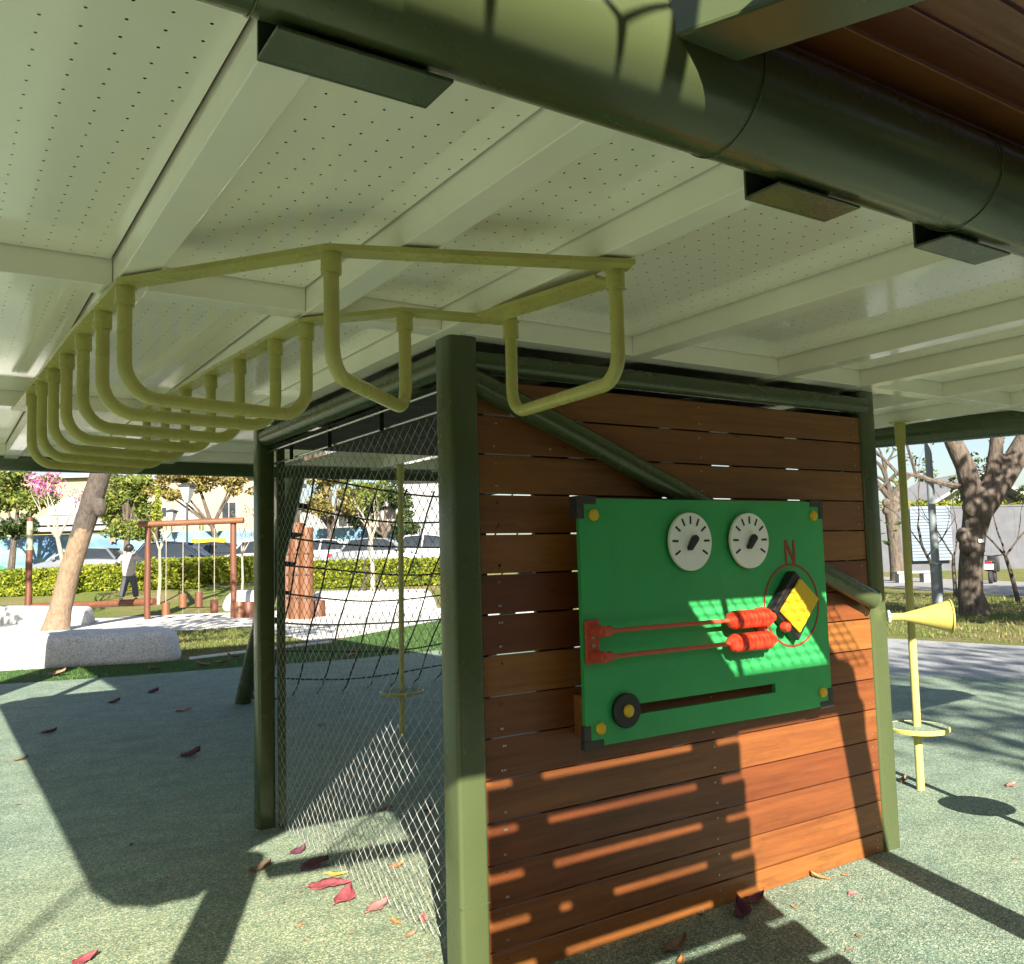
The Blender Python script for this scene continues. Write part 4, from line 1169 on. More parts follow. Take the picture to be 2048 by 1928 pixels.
# stumps and carved logs
def stump(u, d, h, r, label):
    b = foot(u, d)
    t = MB().lathe([(r*1.03, -0.05), (r, 0.05), (r*0.97, h-0.02), (r*0.9, h)], b, (0, 0, 1), 16).build('log_stump', LOGZ, None, smooth=True, loc=b)
    return tag(t, label, 'log stump', 'cut log stumps on the gravel')
stump(465, 24.4, 0.44, 0.155, 'log stump at the foot of the right swing post'); stump(483, 24.2, 0.44, 0.14, 'log stump half hidden behind the left green cubby post')
stump(617, 24.0, 0.44, 0.20, 'low log stump right of the carved tall logs'); stump(8, 27.5, 0.30, 0.30, 'low log stump at the left edge behind the pale bench')
cv = thing('carved_logs', 'cluster of tall carved orange logs seen through the mesh', 'carved logs', foot(580, 23.5))
for u, vt, rr, dd in ((556, 1030, 0.22, 23.7), (575, 1015, 0.20, 23.3), (594, 1024, 0.19, 23.2)):
    b = foot(u, dd); zt = at(u, vt, dd)[2]
    lg = MB().tube([b + (0, 0, -0.1), b + (0, 0, zt*0.4), b + (0.02, 0, zt*0.75), (b[0]+0.02, b[1], zt)], [rr*1.03, rr, rr*0.97, rr*0.9], 14).build('log', LOGZ, cv, smooth=True)
    for zz in (0.55, 1.15, 1.7): MB().beam(off_rt((b[0], b[1], zz), -0.02) - 0.548*np.array([0.54, 0.83, 0])*rr*1.82, off_rt((b[0], b[1], zz), 0.13) - 0.548*np.array([0.54, 0.83, 0])*rr*1.7, 0.03, 0.025).build('notch', BARKD, lg)

# ================================================================== PALE BENCHES AND MOUND
def rock(name, label, poly, h, bev, cat, taper=0.08, m=TERRAZZO):
    c = np.mean(np.array(poly), axis=0); z = gh(*c)
    mb = MB(); mb.prism(poly, lambda x, y: (x, y, z-0.05), lambda x, y: (c[0]+(x-c[0])*(1-taper), c[1]+(y-c[1])*(1-taper), z+h))
    o = mb.build(name, m, None, bevel=bev, seg=5, loc=(c[0], c[1], z)); o.data.shade_smooth()
    return tag(o, label, cat)
rock('terrazzo_bench', 'long pale speckled stone bench on the turf at left', [(-5.0, 13.4), (-0.8, 12.38), (1.30, 11.72), (1.60, 11.80), (1.72, 12.1), (1.66, 12.6), (1.2, 13.0), (-4.8, 14.6)], 0.50, 0.15, 'bench', 0.05)
A1 = foot(-30, 24.5); A2 = foot(175, 23.0); A3 = foot(190, 24.0); A4 = foot(-20, 26.5)
rock('terrazzo_bench', 'pale curved stone bench behind the leaning tree base', [tuple(A1[:2]), tuple(A2[:2]), tuple(A3[:2]), tuple(A4[:2])], 0.45, 0.12, 'bench', 0.08)
A1 = foot(425, 27.5); A2 = foot(540, 27.0); A3 = foot(540, 29.0); A4 = foot(430, 29.5)
rock('pale_boulder', 'pale rounded boulder behind the right log swing post', [tuple(A1[:2]), tuple(A2[:2]), tuple(A3[:2]), tuple(A4[:2])], 0.62, 0.28, 'boulder', 0.3)
A1 = foot(590, 26.0); A2 = foot(852, 25.0); A3 = foot(848, 28.0); A4 = foot(595, 28.8)
rock('concrete_mound', 'long white concrete mound seen through the mesh net', [tuple(A1[:2]), tuple(A2[:2]), tuple(A3[:2]), tuple(A4[:2])], 0.55, 0.2, 'mound', 0.12, PALEPATH)

# ================================================================== PERSON ON THE BEAM
DP = 25.15
pe = thing('person', 'person in pale grey hoodie and dark trousers standing on the balance beam facing away', 'person', at(250, 1166, DP))
def blobmesh(name, strands, m, parent, voxel=0.03, balls=()):
    mb = MB()
    for pts, rs in strands: mb.tube(pts, rs, 12)
    for c, r in balls: mb.sphere(c, r, 14, 10)
    o = mb.build(name, m, parent)
    md = o.modifiers.new('remesh', 'REMESH'); md.mode = 'VOXEL'; md.voxel_size = voxel; md.use_smooth_shade = True
    sm = o.modifiers.new('smooth', 'SMOOTH'); sm.factor = 0.5; sm.iterations = 3
    return o
P = lambda u, v, dd=0.0: at(u, v, DP + dd)
blobmesh('body', [
    ([P(236, 1160), P(239, 1142), P(244, 1118, 0.02), P(248, 1108)], [0.045, 0.055, 0.07, 0.08]),
    ([P(264, 1160), P(263, 1142), P(258, 1118, 0.02), P(254, 1108)], [0.045, 0.055, 0.07, 0.08]),
    ([P(251, 1112), P(251, 1090), P(251, 1078), P(251, 1072)], [0.11, 0.12, 0.10, 0.05]),
    ([P(241, 1080), P(236, 1088, 0.05), P(243, 1074, 0.15)], [0.05, 0.04, 0.035]),
    ([P(261, 1080), P(268, 1084, 0.05), P(262, 1070, 0.15)], [0.05, 0.04, 0.035]),
    ([P(251, 1073), P(251, 1068)], [0.05, 0.06])], SKIN, pe, 0.022, [(P(251, 1065), (0.085, 0.095, 0.115)), (P(262, 1069, 0.16), 0.05), (P(243, 1073, 0.16), 0.05)])
blobmesh('hoodie', [
    ([P(250, 1118), P(250, 1104), P(251, 1090), P(251, 1080), P(251, 1074)], [0.165, 0.185, 0.185, 0.165, 0.085]),
    ([P(240, 1080), P(233, 1087, 0.02), P(232, 1092, 0.05)], [0.085, 0.075, 0.07]),
    ([P(232, 1092, 0.05), P(240, 1078, 0.16)], [0.065, 0.05]),
    ([P(262, 1080), P(271, 1084, 0.03), P(273, 1086, 0.06)], [0.085, 0.075, 0.07]),
    ([P(273, 1086, 0.06), P(264, 1072, 0.16)], [0.065, 0.05])], JACKET, pe, 0.02, [(P(251, 1079, -0.07), (0.12, 0.09, 0.07))])
blobmesh('trousers', [
    ([P(251, 1114), P(245, 1124, 0.01), P(240, 1142), P(236.5, 1158)], [0.14, 0.105, 0.088, 0.08]),
    ([P(251, 1114), P(258, 1124, 0.01), P(262, 1142), P(264, 1158)], [0.14, 0.105, 0.088, 0.08])], TROUSER, pe, 0.02)
for u in (235, 264):
    mb = MB().sphere(P(u, 1163.3, 0.05), (0.055, 0.10, 0.042), 12, 8); mb.build('shoe', SHOE, pe, smooth=True)
mb = MB().sphere(P(251, 1063.6, -0.02), (0.118, 0.118, 0.118), 18, 12)
for i in range(70):
    a = rng.normal(size=3); a /= np.linalg.norm(a); a[2] = abs(a[2])*0.9 - 0.2
    q = P(251, 1063.6, -0.02) + a*0.112
    mb.tube([q, q + a*0.02 + rng.normal(0, 0.006, 3)], [0.02, 0.004], 5)
mb.build('hair', HAIR, pe, smooth=True)
bg_ = at(230, 1092, DP+0.05)
mb = MB().sphere(bg_, (0.055, 0.06, 0.11), 12, 8); bag = mb.build('shoulder_bag', BLACKP, None, smooth=True, loc=bg_)
tag(bag, 'small black bag hanging at the left elbow of the person', 'bag')

# ================================================================== CARS BEHIND THE HEDGE
def car(label, u, d, color, L=4.4, H=1.48, rev=False, lift=0.0, face=0.0):
    c = foot(u, d)
    t = thing('parked_car', label, 'car', c, 'cars parked behind the hedge')
    ang = math.atan2(-0.548, 0.836) + face + (math.pi if rev else 0)
    ax = np.array([math.cos(ang), math.sin(ang), 0]); ay = np.array([-math.sin(ang), math.cos(ang), 0])
    W = 0.87
    def T(x, y, z): return c + ax*x + ay*y + np.array([0, 0, z])
    h = L/2
    body = [(-h, 0.35), (-h+0.05, 0.72), (-h+0.25, 0.90), (-0.9, 0.96), (0.9, 0.95), (h-0.75, 0.86), (h-0.15, 0.72), (h, 0.50), (h-0.03, 0.28), (-h+0.1, 0.25)]
    bdy = MB().prism(body, lambda x, z: T(x, -W, z), lambda x, z: T(x, W, z)).build('body', CARS[color], t, bevel=0.07, seg=3, smooth=True)
    cab0 = [(-h+0.55, 0.93), (-h+1.0, H-0.05), (-0.2, H), (0.45, H-0.06), (1.25, 0.93)]
    mb = MB(); n = len(cab0); i0 = len(mb.v)
    for sgn in (-1, 1):
        for x, z in cab0: mb.v.append(tuple(T(x, sgn*(W-0.05 - 0.20*(z-0.93)/0.5), z)))
    mb.f.append(tuple(range(n))); mb.f.append(tuple(range(n, 2*n))[::-1])
    for k in range(n): mb.f.append((k, (k+1) % n, n+(k+1) % n, n+k))
    cabin = mb.build('windows', GLASS, t, bevel=0.03, smooth=True)
    mb = MB()
    rf = [(-h+0.95, H-0.045), (-0.2, H+0.015), (0.50, H-0.05)]
    i0 = 0
    for z2 in (-0.03, 0.012):
        for sgn in (-1, 1):
            for x, z in rf: mb.v.append(tuple(T(x, sgn*(W-0.235), z+z2)))
    mb.f = [(0, 1, 4, 3), (1, 2, 5, 4), (6, 9, 10, 7), (7, 10, 11, 8), (0, 6, 7, 1), (1, 7, 8, 2), (3, 4, 10, 9), (4, 5, 11, 10), (0, 3, 9, 6), (2, 8, 11, 5)]
    mb.build('roof', CARS[color], t, smooth=True)
    for sgn in (-1, 1):
        for (xa, za, xb, zb) in ((-h+0.52, 0.93, -h+0.98, H-0.05), (-0.35, 0.93, -0.28, H-0.02), (1.27, 0.93, 0.47, H-0.05)):
            MB().beam(T(xa, sgn*(W-0.035), za), T(xb, sgn*(W-0.225), zb), 0.07, 0.07).build('pillar', CARS[color], t)
        MB().sphere(T(0.95, sgn*(W+0.08), 0.98), (0.10, 0.10, 0.07), 10, 6).build('mirror', CARS[color], t, smooth=True)
        for x in (-h+0.75, h-0.85):
            w = MB().lathe([(0.20, -0.10), (0.30, -0.10), (0.32, -0.06), (0.32, 0.06), (0.30, 0.10), (0.20, 0.10)], T(x, sgn*(W-0.08), 0.32), ay, 20).build('wheel', TYRE, t, smooth=True)
            MB().lathe([(0.19, -0.105), (0.17, -0.11), (0.19, 0.105)], T(x, sgn*(W-0.08), 0.32), ay, 16).build('rim', STEEL, w)
        MB().obox(T(-h+0.03, sgn*0.62, 0.74), ax*0.05, ay*0.17, (0, 0, 0.09)).build('tail_light', LAMPRED, t, bevel=0.02)
        MB().obox(T(h-0.16, sgn*0.62, 0.64), ax*0.08, ay*0.17, (0, 0, 0.06)).build('headlight', LAMPW, t, bevel=0.02)
    return t
car('silver car behind the hedge left of the person', 165, 40, 'silver', 4.5, 1.45, True)
car('dark navy car behind the left swing post', 345, 40.5, 'navy', 4.5, 1.60)
car('black taxi with a yellow roof sign behind the log swing', 428, 46, 'black', 4.4, 1.50)
car('white car behind the hedge beside the left green post', 530, 41, 'white', 4.4, 1.55)
car('white car with red tail light seen through the mesh left half', 640, 46, 'white', 4.3, 1.5)
car('silver car seen through the middle of the mesh', 735, 41, 'silver', 4.3, 1.5)
car('white car seen through the mesh beside the yellow pole', 835, 46, 'white', 4.4, 1.6)
tp = at(405, 1051, 46)
ts = thing('roof_sign', 'yellow box sign above the dark taxi roof', 'sign', tp)
MB().obox(tp, np.array([0.836, -0.548, 0])*0.85, np.array([0.548, 0.836, 0])*0.12, (0, 0, 0.15)).build('box', TAXI, ts, bevel=0.02)
for a in (-0.5, 0.5): MB().obox(off_rt(tp, a, -0.21), (0.03, 0, 0), (0, 0.03, 0), (0, 0, 0.055)).build('foot', BLACKP, ts)
# sedan roof strips are part of the cars; road under them
def road():
    a = [foot(u, 37) for u in (-300, 1000)]; b = [foot(u, 47) for u in (1000, -300)]
    mb = MB(); n = 24
    for dd in (36.6, 48):
        for k in range(n+1):
            q = foot(-300 + 1300*k/n, dd); mb.v.append((q[0], q[1], gh(q[0], q[1]) + 0.03))
    for k in range(n): mb.f.append((k, k+1, n+2+k, n+1+k))
    o = mb.build('road', CONC)
    return struct(o)
road()

# ================================================================== MURAL WALL AND BUILDINGS
def mural(label, u0, u1, vt0, d, flip=0):
    a = foot(u0, d); b = foot(u1, d)
    zt = at((u0+u1)/2, vt0, d)[2]; z0 = min(a[2], b[2]) - 0.3
    L = np.linalg.norm((b-a)[:2]); ang = math.atan2(b[1]-a[1], b[0]-a[0])
    t = thing('mural_wall', label, 'wall', (a[0], a[1], z0))
    t.rotation_euler = (0, 0, ang)
    n = max(3, int(L/2.4)); w = L/n
    for k in range(n):
        me = bpy.data.meshes.new('panel'); mb = MB().box((k*w+0.004, 0, 0), ((k+1)*w-0.004, 0.10, zt-z0))
        me.from_pydata(mb.v, [], mb.f); me.materials.append(MURAL)
        o = bpy.data.objects.new('panel', me); COL.objects.link(o); o.parent = t
    return t, a, ang, z0
mt, ma, mang, mz0 = mural('long painted wall with pale blue sky, clouds and green hills behind the cars', -80, 512, 1036, 50)
mural('painted pale blue wall seen through the mesh net', 596, 792, 1024, 51)
# orange painted star on the mural
c = at(219, 1046, 49.85)
mb = MB(); pts = []
for k in range(10):
    a = math.pi/2 + k*math.pi/5; r = 0.27 if k % 2 == 0 else 0.15; pts.append((r*math.cos(a), r*math.sin(a)))
fx = np.array([math.cos(mang), math.sin(mang), 0]); fn = np.array([math.sin(mang), -math.cos(mang), 0])
mb.prism(pts, lambda x, z: c + fx*x + np.array([0, 0, z]), lambda x, z: c + fx*x + np.array([0, 0, z]) - fn*0.02)
mb.build('star_motif', LEAFM['brown'], None, loc=c)
o = bpy.data.objects['star_motif']; tag(o, 'brown orange star shape on the pale blue mural wall', 'wall ornament')

FWH = np.array([0.548, 0.836, 0]); RTH = np.array([0.836, -0.548, 0])
def bldg(name, label, u0, u1, vt, d, depth, m, wins=(), roofm=None, over=0.5, cat='building', zbase=None):
    a = foot(u0, d); b = foot(u1, d); c = (a+b)/2
    zt = at((u0+u1)/2, vt, d)[2]; zb = min(a[2], b[2]) - 0.3 if zbase is None else zbase
    hw = np.linalg.norm((b-a)[:2])/2
    t = thing(name, label, cat, (c[0], c[1], zb))
    cc = np.array([c[0], c[1], (zt+zb)/2]) + FWH*depth/2
    MB().obox(cc, RTH*hw, FWH*depth/2, (0, 0, (zt-zb)/2)).build('wall', m, t)
    if roofm: MB().obox(np.array([c[0], c[1], zt+0.15]) + FWH*(depth/2), RTH*(hw+over), FWH*(depth/2+over), (0, 0, 0.148)).build('roof', roofm, t)
    for (wu0, wu1, wv0, wv1, wm) in wins:
        p0 = at(wu0, wv1, d); p1 = at(wu1, wv0, d)
        ww = abs((p1-p0) @ RTH)/2; wh = (p1[2]-p0[2])/2; pc = (p0+p1)/2
        pc = pc - FWH*((pc - a) @ FWH)
        f = MB().obox(pc, RTH*(ww+0.08), FWH*0.06, (0, 0, wh+0.08)).build('window', HOUSEG, t)
        MB().obox(pc - FWH*0.05, RTH*ww, FWH*0.03, (0, 0, wh)).build('pane', wm, f)
        MB().obox(pc - FWH*0.07, RTH*0.03, FWH*0.03, (0, 0, wh)).build('mullion', HOUSEG, f)
    return t, a
bldg('cream_building', 'cream yellow building with a white board at far left', -120, 205, 930, 64, 10, HOUSEY, ((20, 60, 950, 975, GLASS), (190, 203, 960, 990, GLASS)), SLATE)
for (u0, u1, v0, v1, lab) in ((95, 145, 967, 1000, 'large white sign board on the cream building'), (150, 184, 970, 998, 'small white sign board on the cream building')):
    p0 = at(u0, v1, 63.4); p1 = at(u1, v0, 63.4); pc = (p0+p1)/2
    t = thing('sign_board', lab, 'sign', pc)
    MB().obox(pc, RTH*abs((p1-p0) @ RTH)/2, FWH*0.05, (0, 0, (p1[2]-p0[2])/2)).build('board', SIGNW, t)
    MB().obox(pc + FWH*0.08, RTH*(abs((p1-p0) @ RTH)/2+0.1), FWH*0.025, (0, 0, (p1[2]-p0[2])/2+0.1)).build('frame', SLATE, t)
# open canopy
cp0 = at(-60, 1012, 56); cp1 = at(232, 1012, 56); pc = (cp0+cp1)/2
cn = thing('open_canopy', 'grey flat canopy with white fascia before the cream building', 'canopy', (pc[0], pc[1], 1.15))
hw = abs((cp1-cp0) @ RTH)/2
MB().obox(pc + FWH*2, RTH*hw, FWH*2.4, (0, 0, 0.28)).build('canopy_roof', SLATE, cn)
MB().obox(pc + (0, 0, -0.50) + FWH*2, RTH*(hw-0.2), FWH*2.2, (0, 0, 0.16)).build('beam', HOUSEG, cn)
MB().obox(pc + (0, 0, -1.7) + FWH*4.2, RTH*(hw-0.4), FWH*0.1, (0, 0, 1.0)).build('void_shade', VOIDSHADE, cn)  # near-black sheet standing in for the shade under the canopy
for k in range(6): MB().obox(pc + RTH*(-hw+0.5+k*(2*hw-1)/5) + (0, 0, -1.8), RTH*0.12, FWH*0.12, (0, 0, 1.1)).build('post', HOUSEG, cn)
bldg('beige_house', 'beige house with dark window behind the log swing', 285, 520, 928, 66, 10, HOUSEW, ((303, 320, 985, 1003, GLASS), (345, 375, 978, 1010, CONC), (385, 395, 1016, 1030, F_YG), (430, 455, 975, 1005, GLASS)), SLATE)
bldg('grey_house', 'pale grey house with dark window seen through the mesh', 585, 775, 985, 62, 10, CONC, ((657, 690, 1000, 1022, GLASS), (620, 640, 990, 1010, GLASS)), SLATE)
bldg('white_building', 'white building with grey gate seen through the right of the mesh', 770, 905, 930, 58, 10, HOUSEG, ((800, 845, 1010, 1060, SLATE),), SLATE)
# street lamps
def lamp(label, u, vt, d, r=0.045):
    b = foot(u, d); zt = at(u, vt, d)[2]
    t = thing('street_lamp', label, 'street lamp', b, 'dark park lamps with flared heads')
    MB().tube([b, (b[0], b[1], zt-0.85)], [r*1.2, r], 10).build('pole', DARKPOLE, t, smooth=True)
    q = np.array([b[0], b[1], zt])
    MB().lathe([(0.10, -0.85), (0.14, -0.80), (0.36, -0.12), (0.34, -0.12), (0.12, -0.78)], q, (0, 0, 1), 4, cap=False).build('lantern', LAMPW, t)
    MB().lathe([(0.42, -0.12), (0.42, -0.04), (0.10, 0.06)], q, (0, 0, 1), 4).build('lamp_cap', DARKPOLE, t)
    return t
lamp('dark lamp with flared lantern behind the log crossbar', 363, 939, 40)
lamp('farther small dark lamp left of the flared lantern', 333, 990, 58)

# ================================================================== RIGHT SIDE
bR = foot(1885, 18.7)
bt = thing('old_tree', 'thick rough barked forked tree with a white tag on the right lawn', 'tree', bR)
def Q(u, v, d=18.7): return at(u, v, d)
mb = MB()
mb.tube([bR + (0, 0, -0.15), bR + (0, 0, 0.1), Q(1884, 1150), Q(1884, 1100), Q(1890, 1040), Q(1897, 1000), Q(1908, 965)], [0.38, 0.30, 0.25, 0.23, 0.24, 0.28, 0.31], 20)
mb.tube([Q(1897, 990), Q(1886, 950), Q(1874, 905), Q(1852, 860), Q(1830, 800)], [0.25, 0.22, 0.20, 0.18, 0.15], 14)
mb.tube([Q(1905, 985), Q(1935, 945), Q(1962, 905), Q(1995, 850), Q(2010, 780)], [0.28, 0.26, 0.23, 0.22, 0.18], 14)
mb.tube([Q(1915, 965), Q(1928, 920), Q(1934, 870), Q(1938, 800)], [0.2, 0.16, 0.14, 0.12], 12)
for (u, v, r) in ((1870, 1040, 0.15), (1875, 1062, 0.14), (1908, 1000, 0.17), (1884, 985, 0.17), (1922, 962, 0.17)): mb.sphere(Q(u, v, 18.55), (r, r, r*1.2), 10, 7)
o = mb.build('trunk', BARK, bt, smooth=True)
dm = o.modifiers.new('remesh', 'REMESH'); dm.mode = 'VOXEL'; dm.voxel_size = 0.035; dm.use_smooth_shade = True
mb = MB(); tips = []
for p, d in ((Q(1852, 860), (-0.5, 0.3, 0.7)), (Q(1995, 850), (0.6, -0.4, 0.7)), (Q(1938, 800), (0.1, 0.1, 1)), (Q(1886, 950), (-0.4, 0.4, 0.15)), (Q(1962, 905), (0.4, -0.4, 0.1)), (Q(1830, 800), (-0.6, 0.4, 0.4))):
    tips += branchy(mb, p, d, 1.7, 0.07, 2, 0.55)
mb.build('limbs', BARK, bt, smooth=True)
crown([(t, 0.55) for t in tips], 1500, 0.09, F_DARK, bt)
MB().obox(Q(1892, 1050) - FWH*0.27, RTH*0.055, FWH*0.004, (0, 0, 0.035)).build('tag', SIGNW, bt)
b2 = foot(1745, 38)
t2 = thing('pollarded_tree', 'smaller knobbly pollarded tree beside the right green post', 'tree', b2)
Q2 = lambda u, v: at(u, v, 38)
mb = MB().tube([b2 + (0, 0, -0.2), Q2(1742, 1100), Q2(1736, 1050), Q2(1731, 1000), Q2(1729, 980)], [0.42, 0.30, 0.26, 0.27, 0.30], 14)
for i in range(9): mb.sphere(Q2(1728 + rng.uniform(-14, 14), 978 + rng.uniform(-18, 14)), rng.uniform(0.15, 0.26), 8, 6)
mb.build('trunk', BARK, t2, smooth=True)
mb = MB(); tips = []
for dv in ((-0.5, 1, 0), (0.1, 1.2, 0.2), (0.5, 1, -0.1), (-0.2, 1.1, 0.4)):
    tips += branchy(mb, Q2(1729, 970), RTH*dv[0] + FWH*dv[2] + np.array([0, 0, dv[1]]), 1.5, 0.15, 2, 0.45, 7, 2)
mb.build('limbs', BARKD, t2, smooth=True)
crown([(t, 0.4) for t in tips[::2]], 260, 0.12, F_YG, t2)
# grey lamp column
bl = foot(1816, 19.4)
lp = thing('lamp_column', 'tall grey steel lamp column with thicker base left of the old tree', 'lamp column', bl)
MB().tube([bl, (bl[0], bl[1], at(1816, 1096, 19.4)[2])], 0.118, 20).build('base_sleeve', GREYPOLE, lp, smooth=True)
zz = at(1816, 1096, 19.4)[2]
MB().tube([(bl[0], bl[1], zz), (bl[0], bl[1], 6.0)], [0.085, 0.06], 20).build('shaft', GREYPOLE, lp, smooth=True)
MB().lathe([(0.12, -0.01), (0.135, 0), (0.135, 0.03), (0.10, 0.04)], (bl[0], bl[1], zz), (0, 0, 1), 20).build('collar', GREYPOLE, lp, smooth=True)
# thin trees
def thin_tree(label, u, d, path, brs, m=BARKD, r=0.05, leaf=F_DARK, ln=200, seed=0):
    b = foot(u, d); t = thing('thin_tree', label, 'tree', b)
    pts = [b + (0, 0, -0.05)] + [at(a, v, d) for a, v in path]
    mb = MB().tube(pts, [r*(1.15 - 0.5*k/len(pts)) for k in range(len(pts))], 8)
    tips = []
    for (a, v, du, dv, L) in brs:
        tips += branchy(mb, at(a, v, d), RTH*du + np.array([0, 0, dv]) + FWH*rng.uniform(-.3, .3), L, r*0.55, 2, 0.32, 6, 2, 0.06)
    mb.build('trunk', m, t, smooth=True)
    if ln: crown([(x, 0.22) for x in tips], ln, 0.075, leaf, t)
    return t
thin_tree('dark thin leafy tree at the right edge behind the old tree', 1972, 22, [(1970, 1140), (1962, 1110), (1952, 1080)], ((1952, 1080, -0.8, 1.0, 0.9), (1952, 1080, 0.6, 1.2, 1.0), (1952, 1082, 0.1, 1.3, 1.3)), BARKD, 0.055, F_DARK, 420)
thin_tree('dark thin leafless tree left of the old tree', 1851, 24, [(1851, 1100), (1851, 1080)], ((1851, 1080, -0.8, 1.2, 1.0), (1851, 1080, 0.7, 1.2, 0.8)), BARKD, 0.05, F_DARK, 0)
thin_tree('dark curved twiggy tree behind the grey lamp column', 1812, 26, [(1808, 1095), (1790, 1060), (1782, 1020)], ((1790, 1060, -0.8, 1.0, 1.2), (1782, 1020, 0.3, 1.3, 1.3), (1800, 1080, 1.0, 1.0, 1.4)), BARKD, 0.045, F_DARK, 260)
# concrete wall, blue sheet, building behind
a = foot(1680, 52); b = foot(2120, 52); zt = at(1850, 986, 52)[2]
wl = thing('concrete_wall', 'long pale grey concrete wall behind the right lawn', 'wall', ((a+b)/2))
nW = 9
for k in range(nW):
    p = a + (b-a)*(k+0.5)/nW
    MB().obox((p[0], p[1], zt/2), (b-a)/nW/2*0.996, FWH*0.12, (0, 0, zt/2)).build('panel', PALEWALL, wl)
MB().obox(np.append(((a+b)/2)[:2], zt+0.051), (b-a)/2, FWH*0.17, (0, 0, 0.05)).build('coping', PALEWALL, wl)
MB().obox(np.append(((a+b)/2)[:2], 0.30) - FWH*0.16, (b-a)/2, FWH*0.035, (0, 0, 0.30)).build('plinth', PALEWALL, wl)
p0 = at(1770, 1090, 51.6); p1 = at(1846, 982, 51.6)
bs = thing('blue_sheet', 'pale blue ribbed sheet panel on the concrete wall', 'sheet panel', (p0+p1)/2)
ns = 17; hw = abs((p1-p0) @ RTH)/2
for k in range(ns):
    z0 = p0[2] + (p1[2]-p0[2])*k/ns; z1 = p0[2] + (p1[2]-p0[2])*(k+1)/ns
    c = (p0+p1)/2; c[2] = (z0+z1)/2
    MB().obox(c, RTH*hw, FWH*0.04, (0, 0, (z1-z0)/2*0.82)).build('rib', BLUESHEET, bs, bevel=0.015)
    MB().obox(c + (0, 0, (z1-z0)/2) + FWH*0.035, RTH*hw, FWH*0.02, (0, 0, (z1-z0)*0.12)).build('groove', GREYPOLE, bs)
hs = thing('gabled_house', 'house with dark sloping eave behind the concrete wall', 'building', foot(1890, 60))
g0, g1, g2 = at(1790, 992, 60), at(1905, 922, 60), at(2060, 1010, 60)
zb = 0.0
mb = MB().prism([tuple(g0), tuple(g1), tuple(g2), (g2[0], g2[1], zb), (g0[0], g0[1], zb)], lambda x, y, z: np.array([x, y, z]) + FWH*1.2, lambda x, y, z: np.array([x, y, z]) + FWH*9)
mb.build('wall', HOUSEG, hs)
for (s, e) in ((g0, g1), (g1, g2)):
    d = (e-s)/np.linalg.norm(e-s); n = np.cross(FWH, d); n = n if n[2] > 0 else -n
    MB().obox((s+e)/2 + FWH*4.5 + n*0.16, (e-s)/2*1.06, FWH*5.0, n*0.10).build('roof_slope', HOUSEG, hs)
    MB().obox((s+e)/2 + FWH*4.5 + n*0.03, (e-s)/2*1.05, FWH*4.9, n*0.025).build('soffit', ROOFDARK, hs)
bush_tree('yellow green bushes growing above the concrete wall', scatter_blobs(1700, 2050, 978, 992, 40, 22, 12), 54, 3800, 0.14, F_HEDGE, 1880, 'background_shrub', False, 'shrub')
# stone bench
c = foot(1770, 36)
sb = thing('stone_bench', 'low grey stone bench on the pavement edge near the right post', 'bench', c)
MB().obox(c + (0, 0, 0.42), RTH*0.72, FWH*0.24, (0, 0, 0.05)).build('seat', CONC, sb, bevel=0.015)
for s in (-0.5, 0.5): MB().obox(c + RTH*s + (0, 0, 0.185), RTH*0.14, FWH*0.2, (0, 0, 0.185)).build('leg', CONC, sb, bevel=0.01)
# scooter seen from behind
c = foot(1921, 33)
FW2 = (c - CAM)*(1, 1, 0); FW2 = FW2/np.linalg.norm(FW2); FW2 = FW2 + 0.12*np.array([FW2[1], -FW2[0], 0]); RT2 = np.array([FW2[1], -FW2[0], 0])
so = thing('parked_scooter', 'black scooter with white plate parked behind the old tree', 'scooter', c)
w = MB().lathe([(0.14, -0.06), (0.24, -0.06), (0.26, -0.03), (0.26, 0.03), (0.24, 0.06), (0.14, 0.06)], c + (0, 0, 0.26), RT2, 24).build('wheel', TYRE, so, smooth=True)
MB().lathe([(0.135, -0.05), (0.03, -0.055), (0.135, 0.05)], c + (0, 0, 0.26), RT2, 18).build('rim', STEEL, w)
MB().lathe([(0.14, -0.05), (0.23, -0.05), (0.25, 0), (0.23, 0.05), (0.14, 0.05)], c + FW2*1.25 + (0, 0, 0.25), RT2, 20).build('wheel', TYRE, so, smooth=True)
MB().obox(c + FW2*0.25 + (0, 0, 0.62), RT2*0.17, FW2*0.42, (0, 0, 0.15)).build('body', BLACKP, so, bevel=0.07, seg=3, smooth=True)
MB().obox(c + FW2*0.25 + (0, 0, 0.83), RT2*0.14, FW2*0.38, (0, 0, 0.05)).build('seat', TYRE, so, bevel=0.03, smooth=True)
MB().obox(c - FW2*0.21 + (0, 0, 0.64), RT2*0.15, FW2*0.008, UP*0.10 - FW2*0.03).build('plate', SIGNW, so)
MB().obox(c - FW2*0.19 + (0, 0, 0.80), RT2*0.09, FW2*0.02, (0, 0, 0.035)).build('tail_light', LAMPRED, so, bevel=0.01)
MB().obox(c + FW2*1.05 + (0, 0, 0.72), RT2*0.20, FW2*0.07, (0, 0, 0.30)).build('leg_shield', BLACKP, so, bevel=0.04, smooth=True)
MB().tube([c + FW2*1.0 + RT2*-0.32 + (0, 0, 1.05), c + FW2*1.08 + (0, 0, 1.02), c + FW2*1.0 + RT2*0.32 + (0, 0, 1.05)], 0.02, 8).build('handlebar', BLACKP, so)
for s in (-0.27, 0.27):
    MB().sphere(c + FW2*1.02 + RT2*s + (0, 0, 1.22), (0.06, 0.03, 0.045), 8, 6).build('mirror', BLACKP, so, smooth=True)

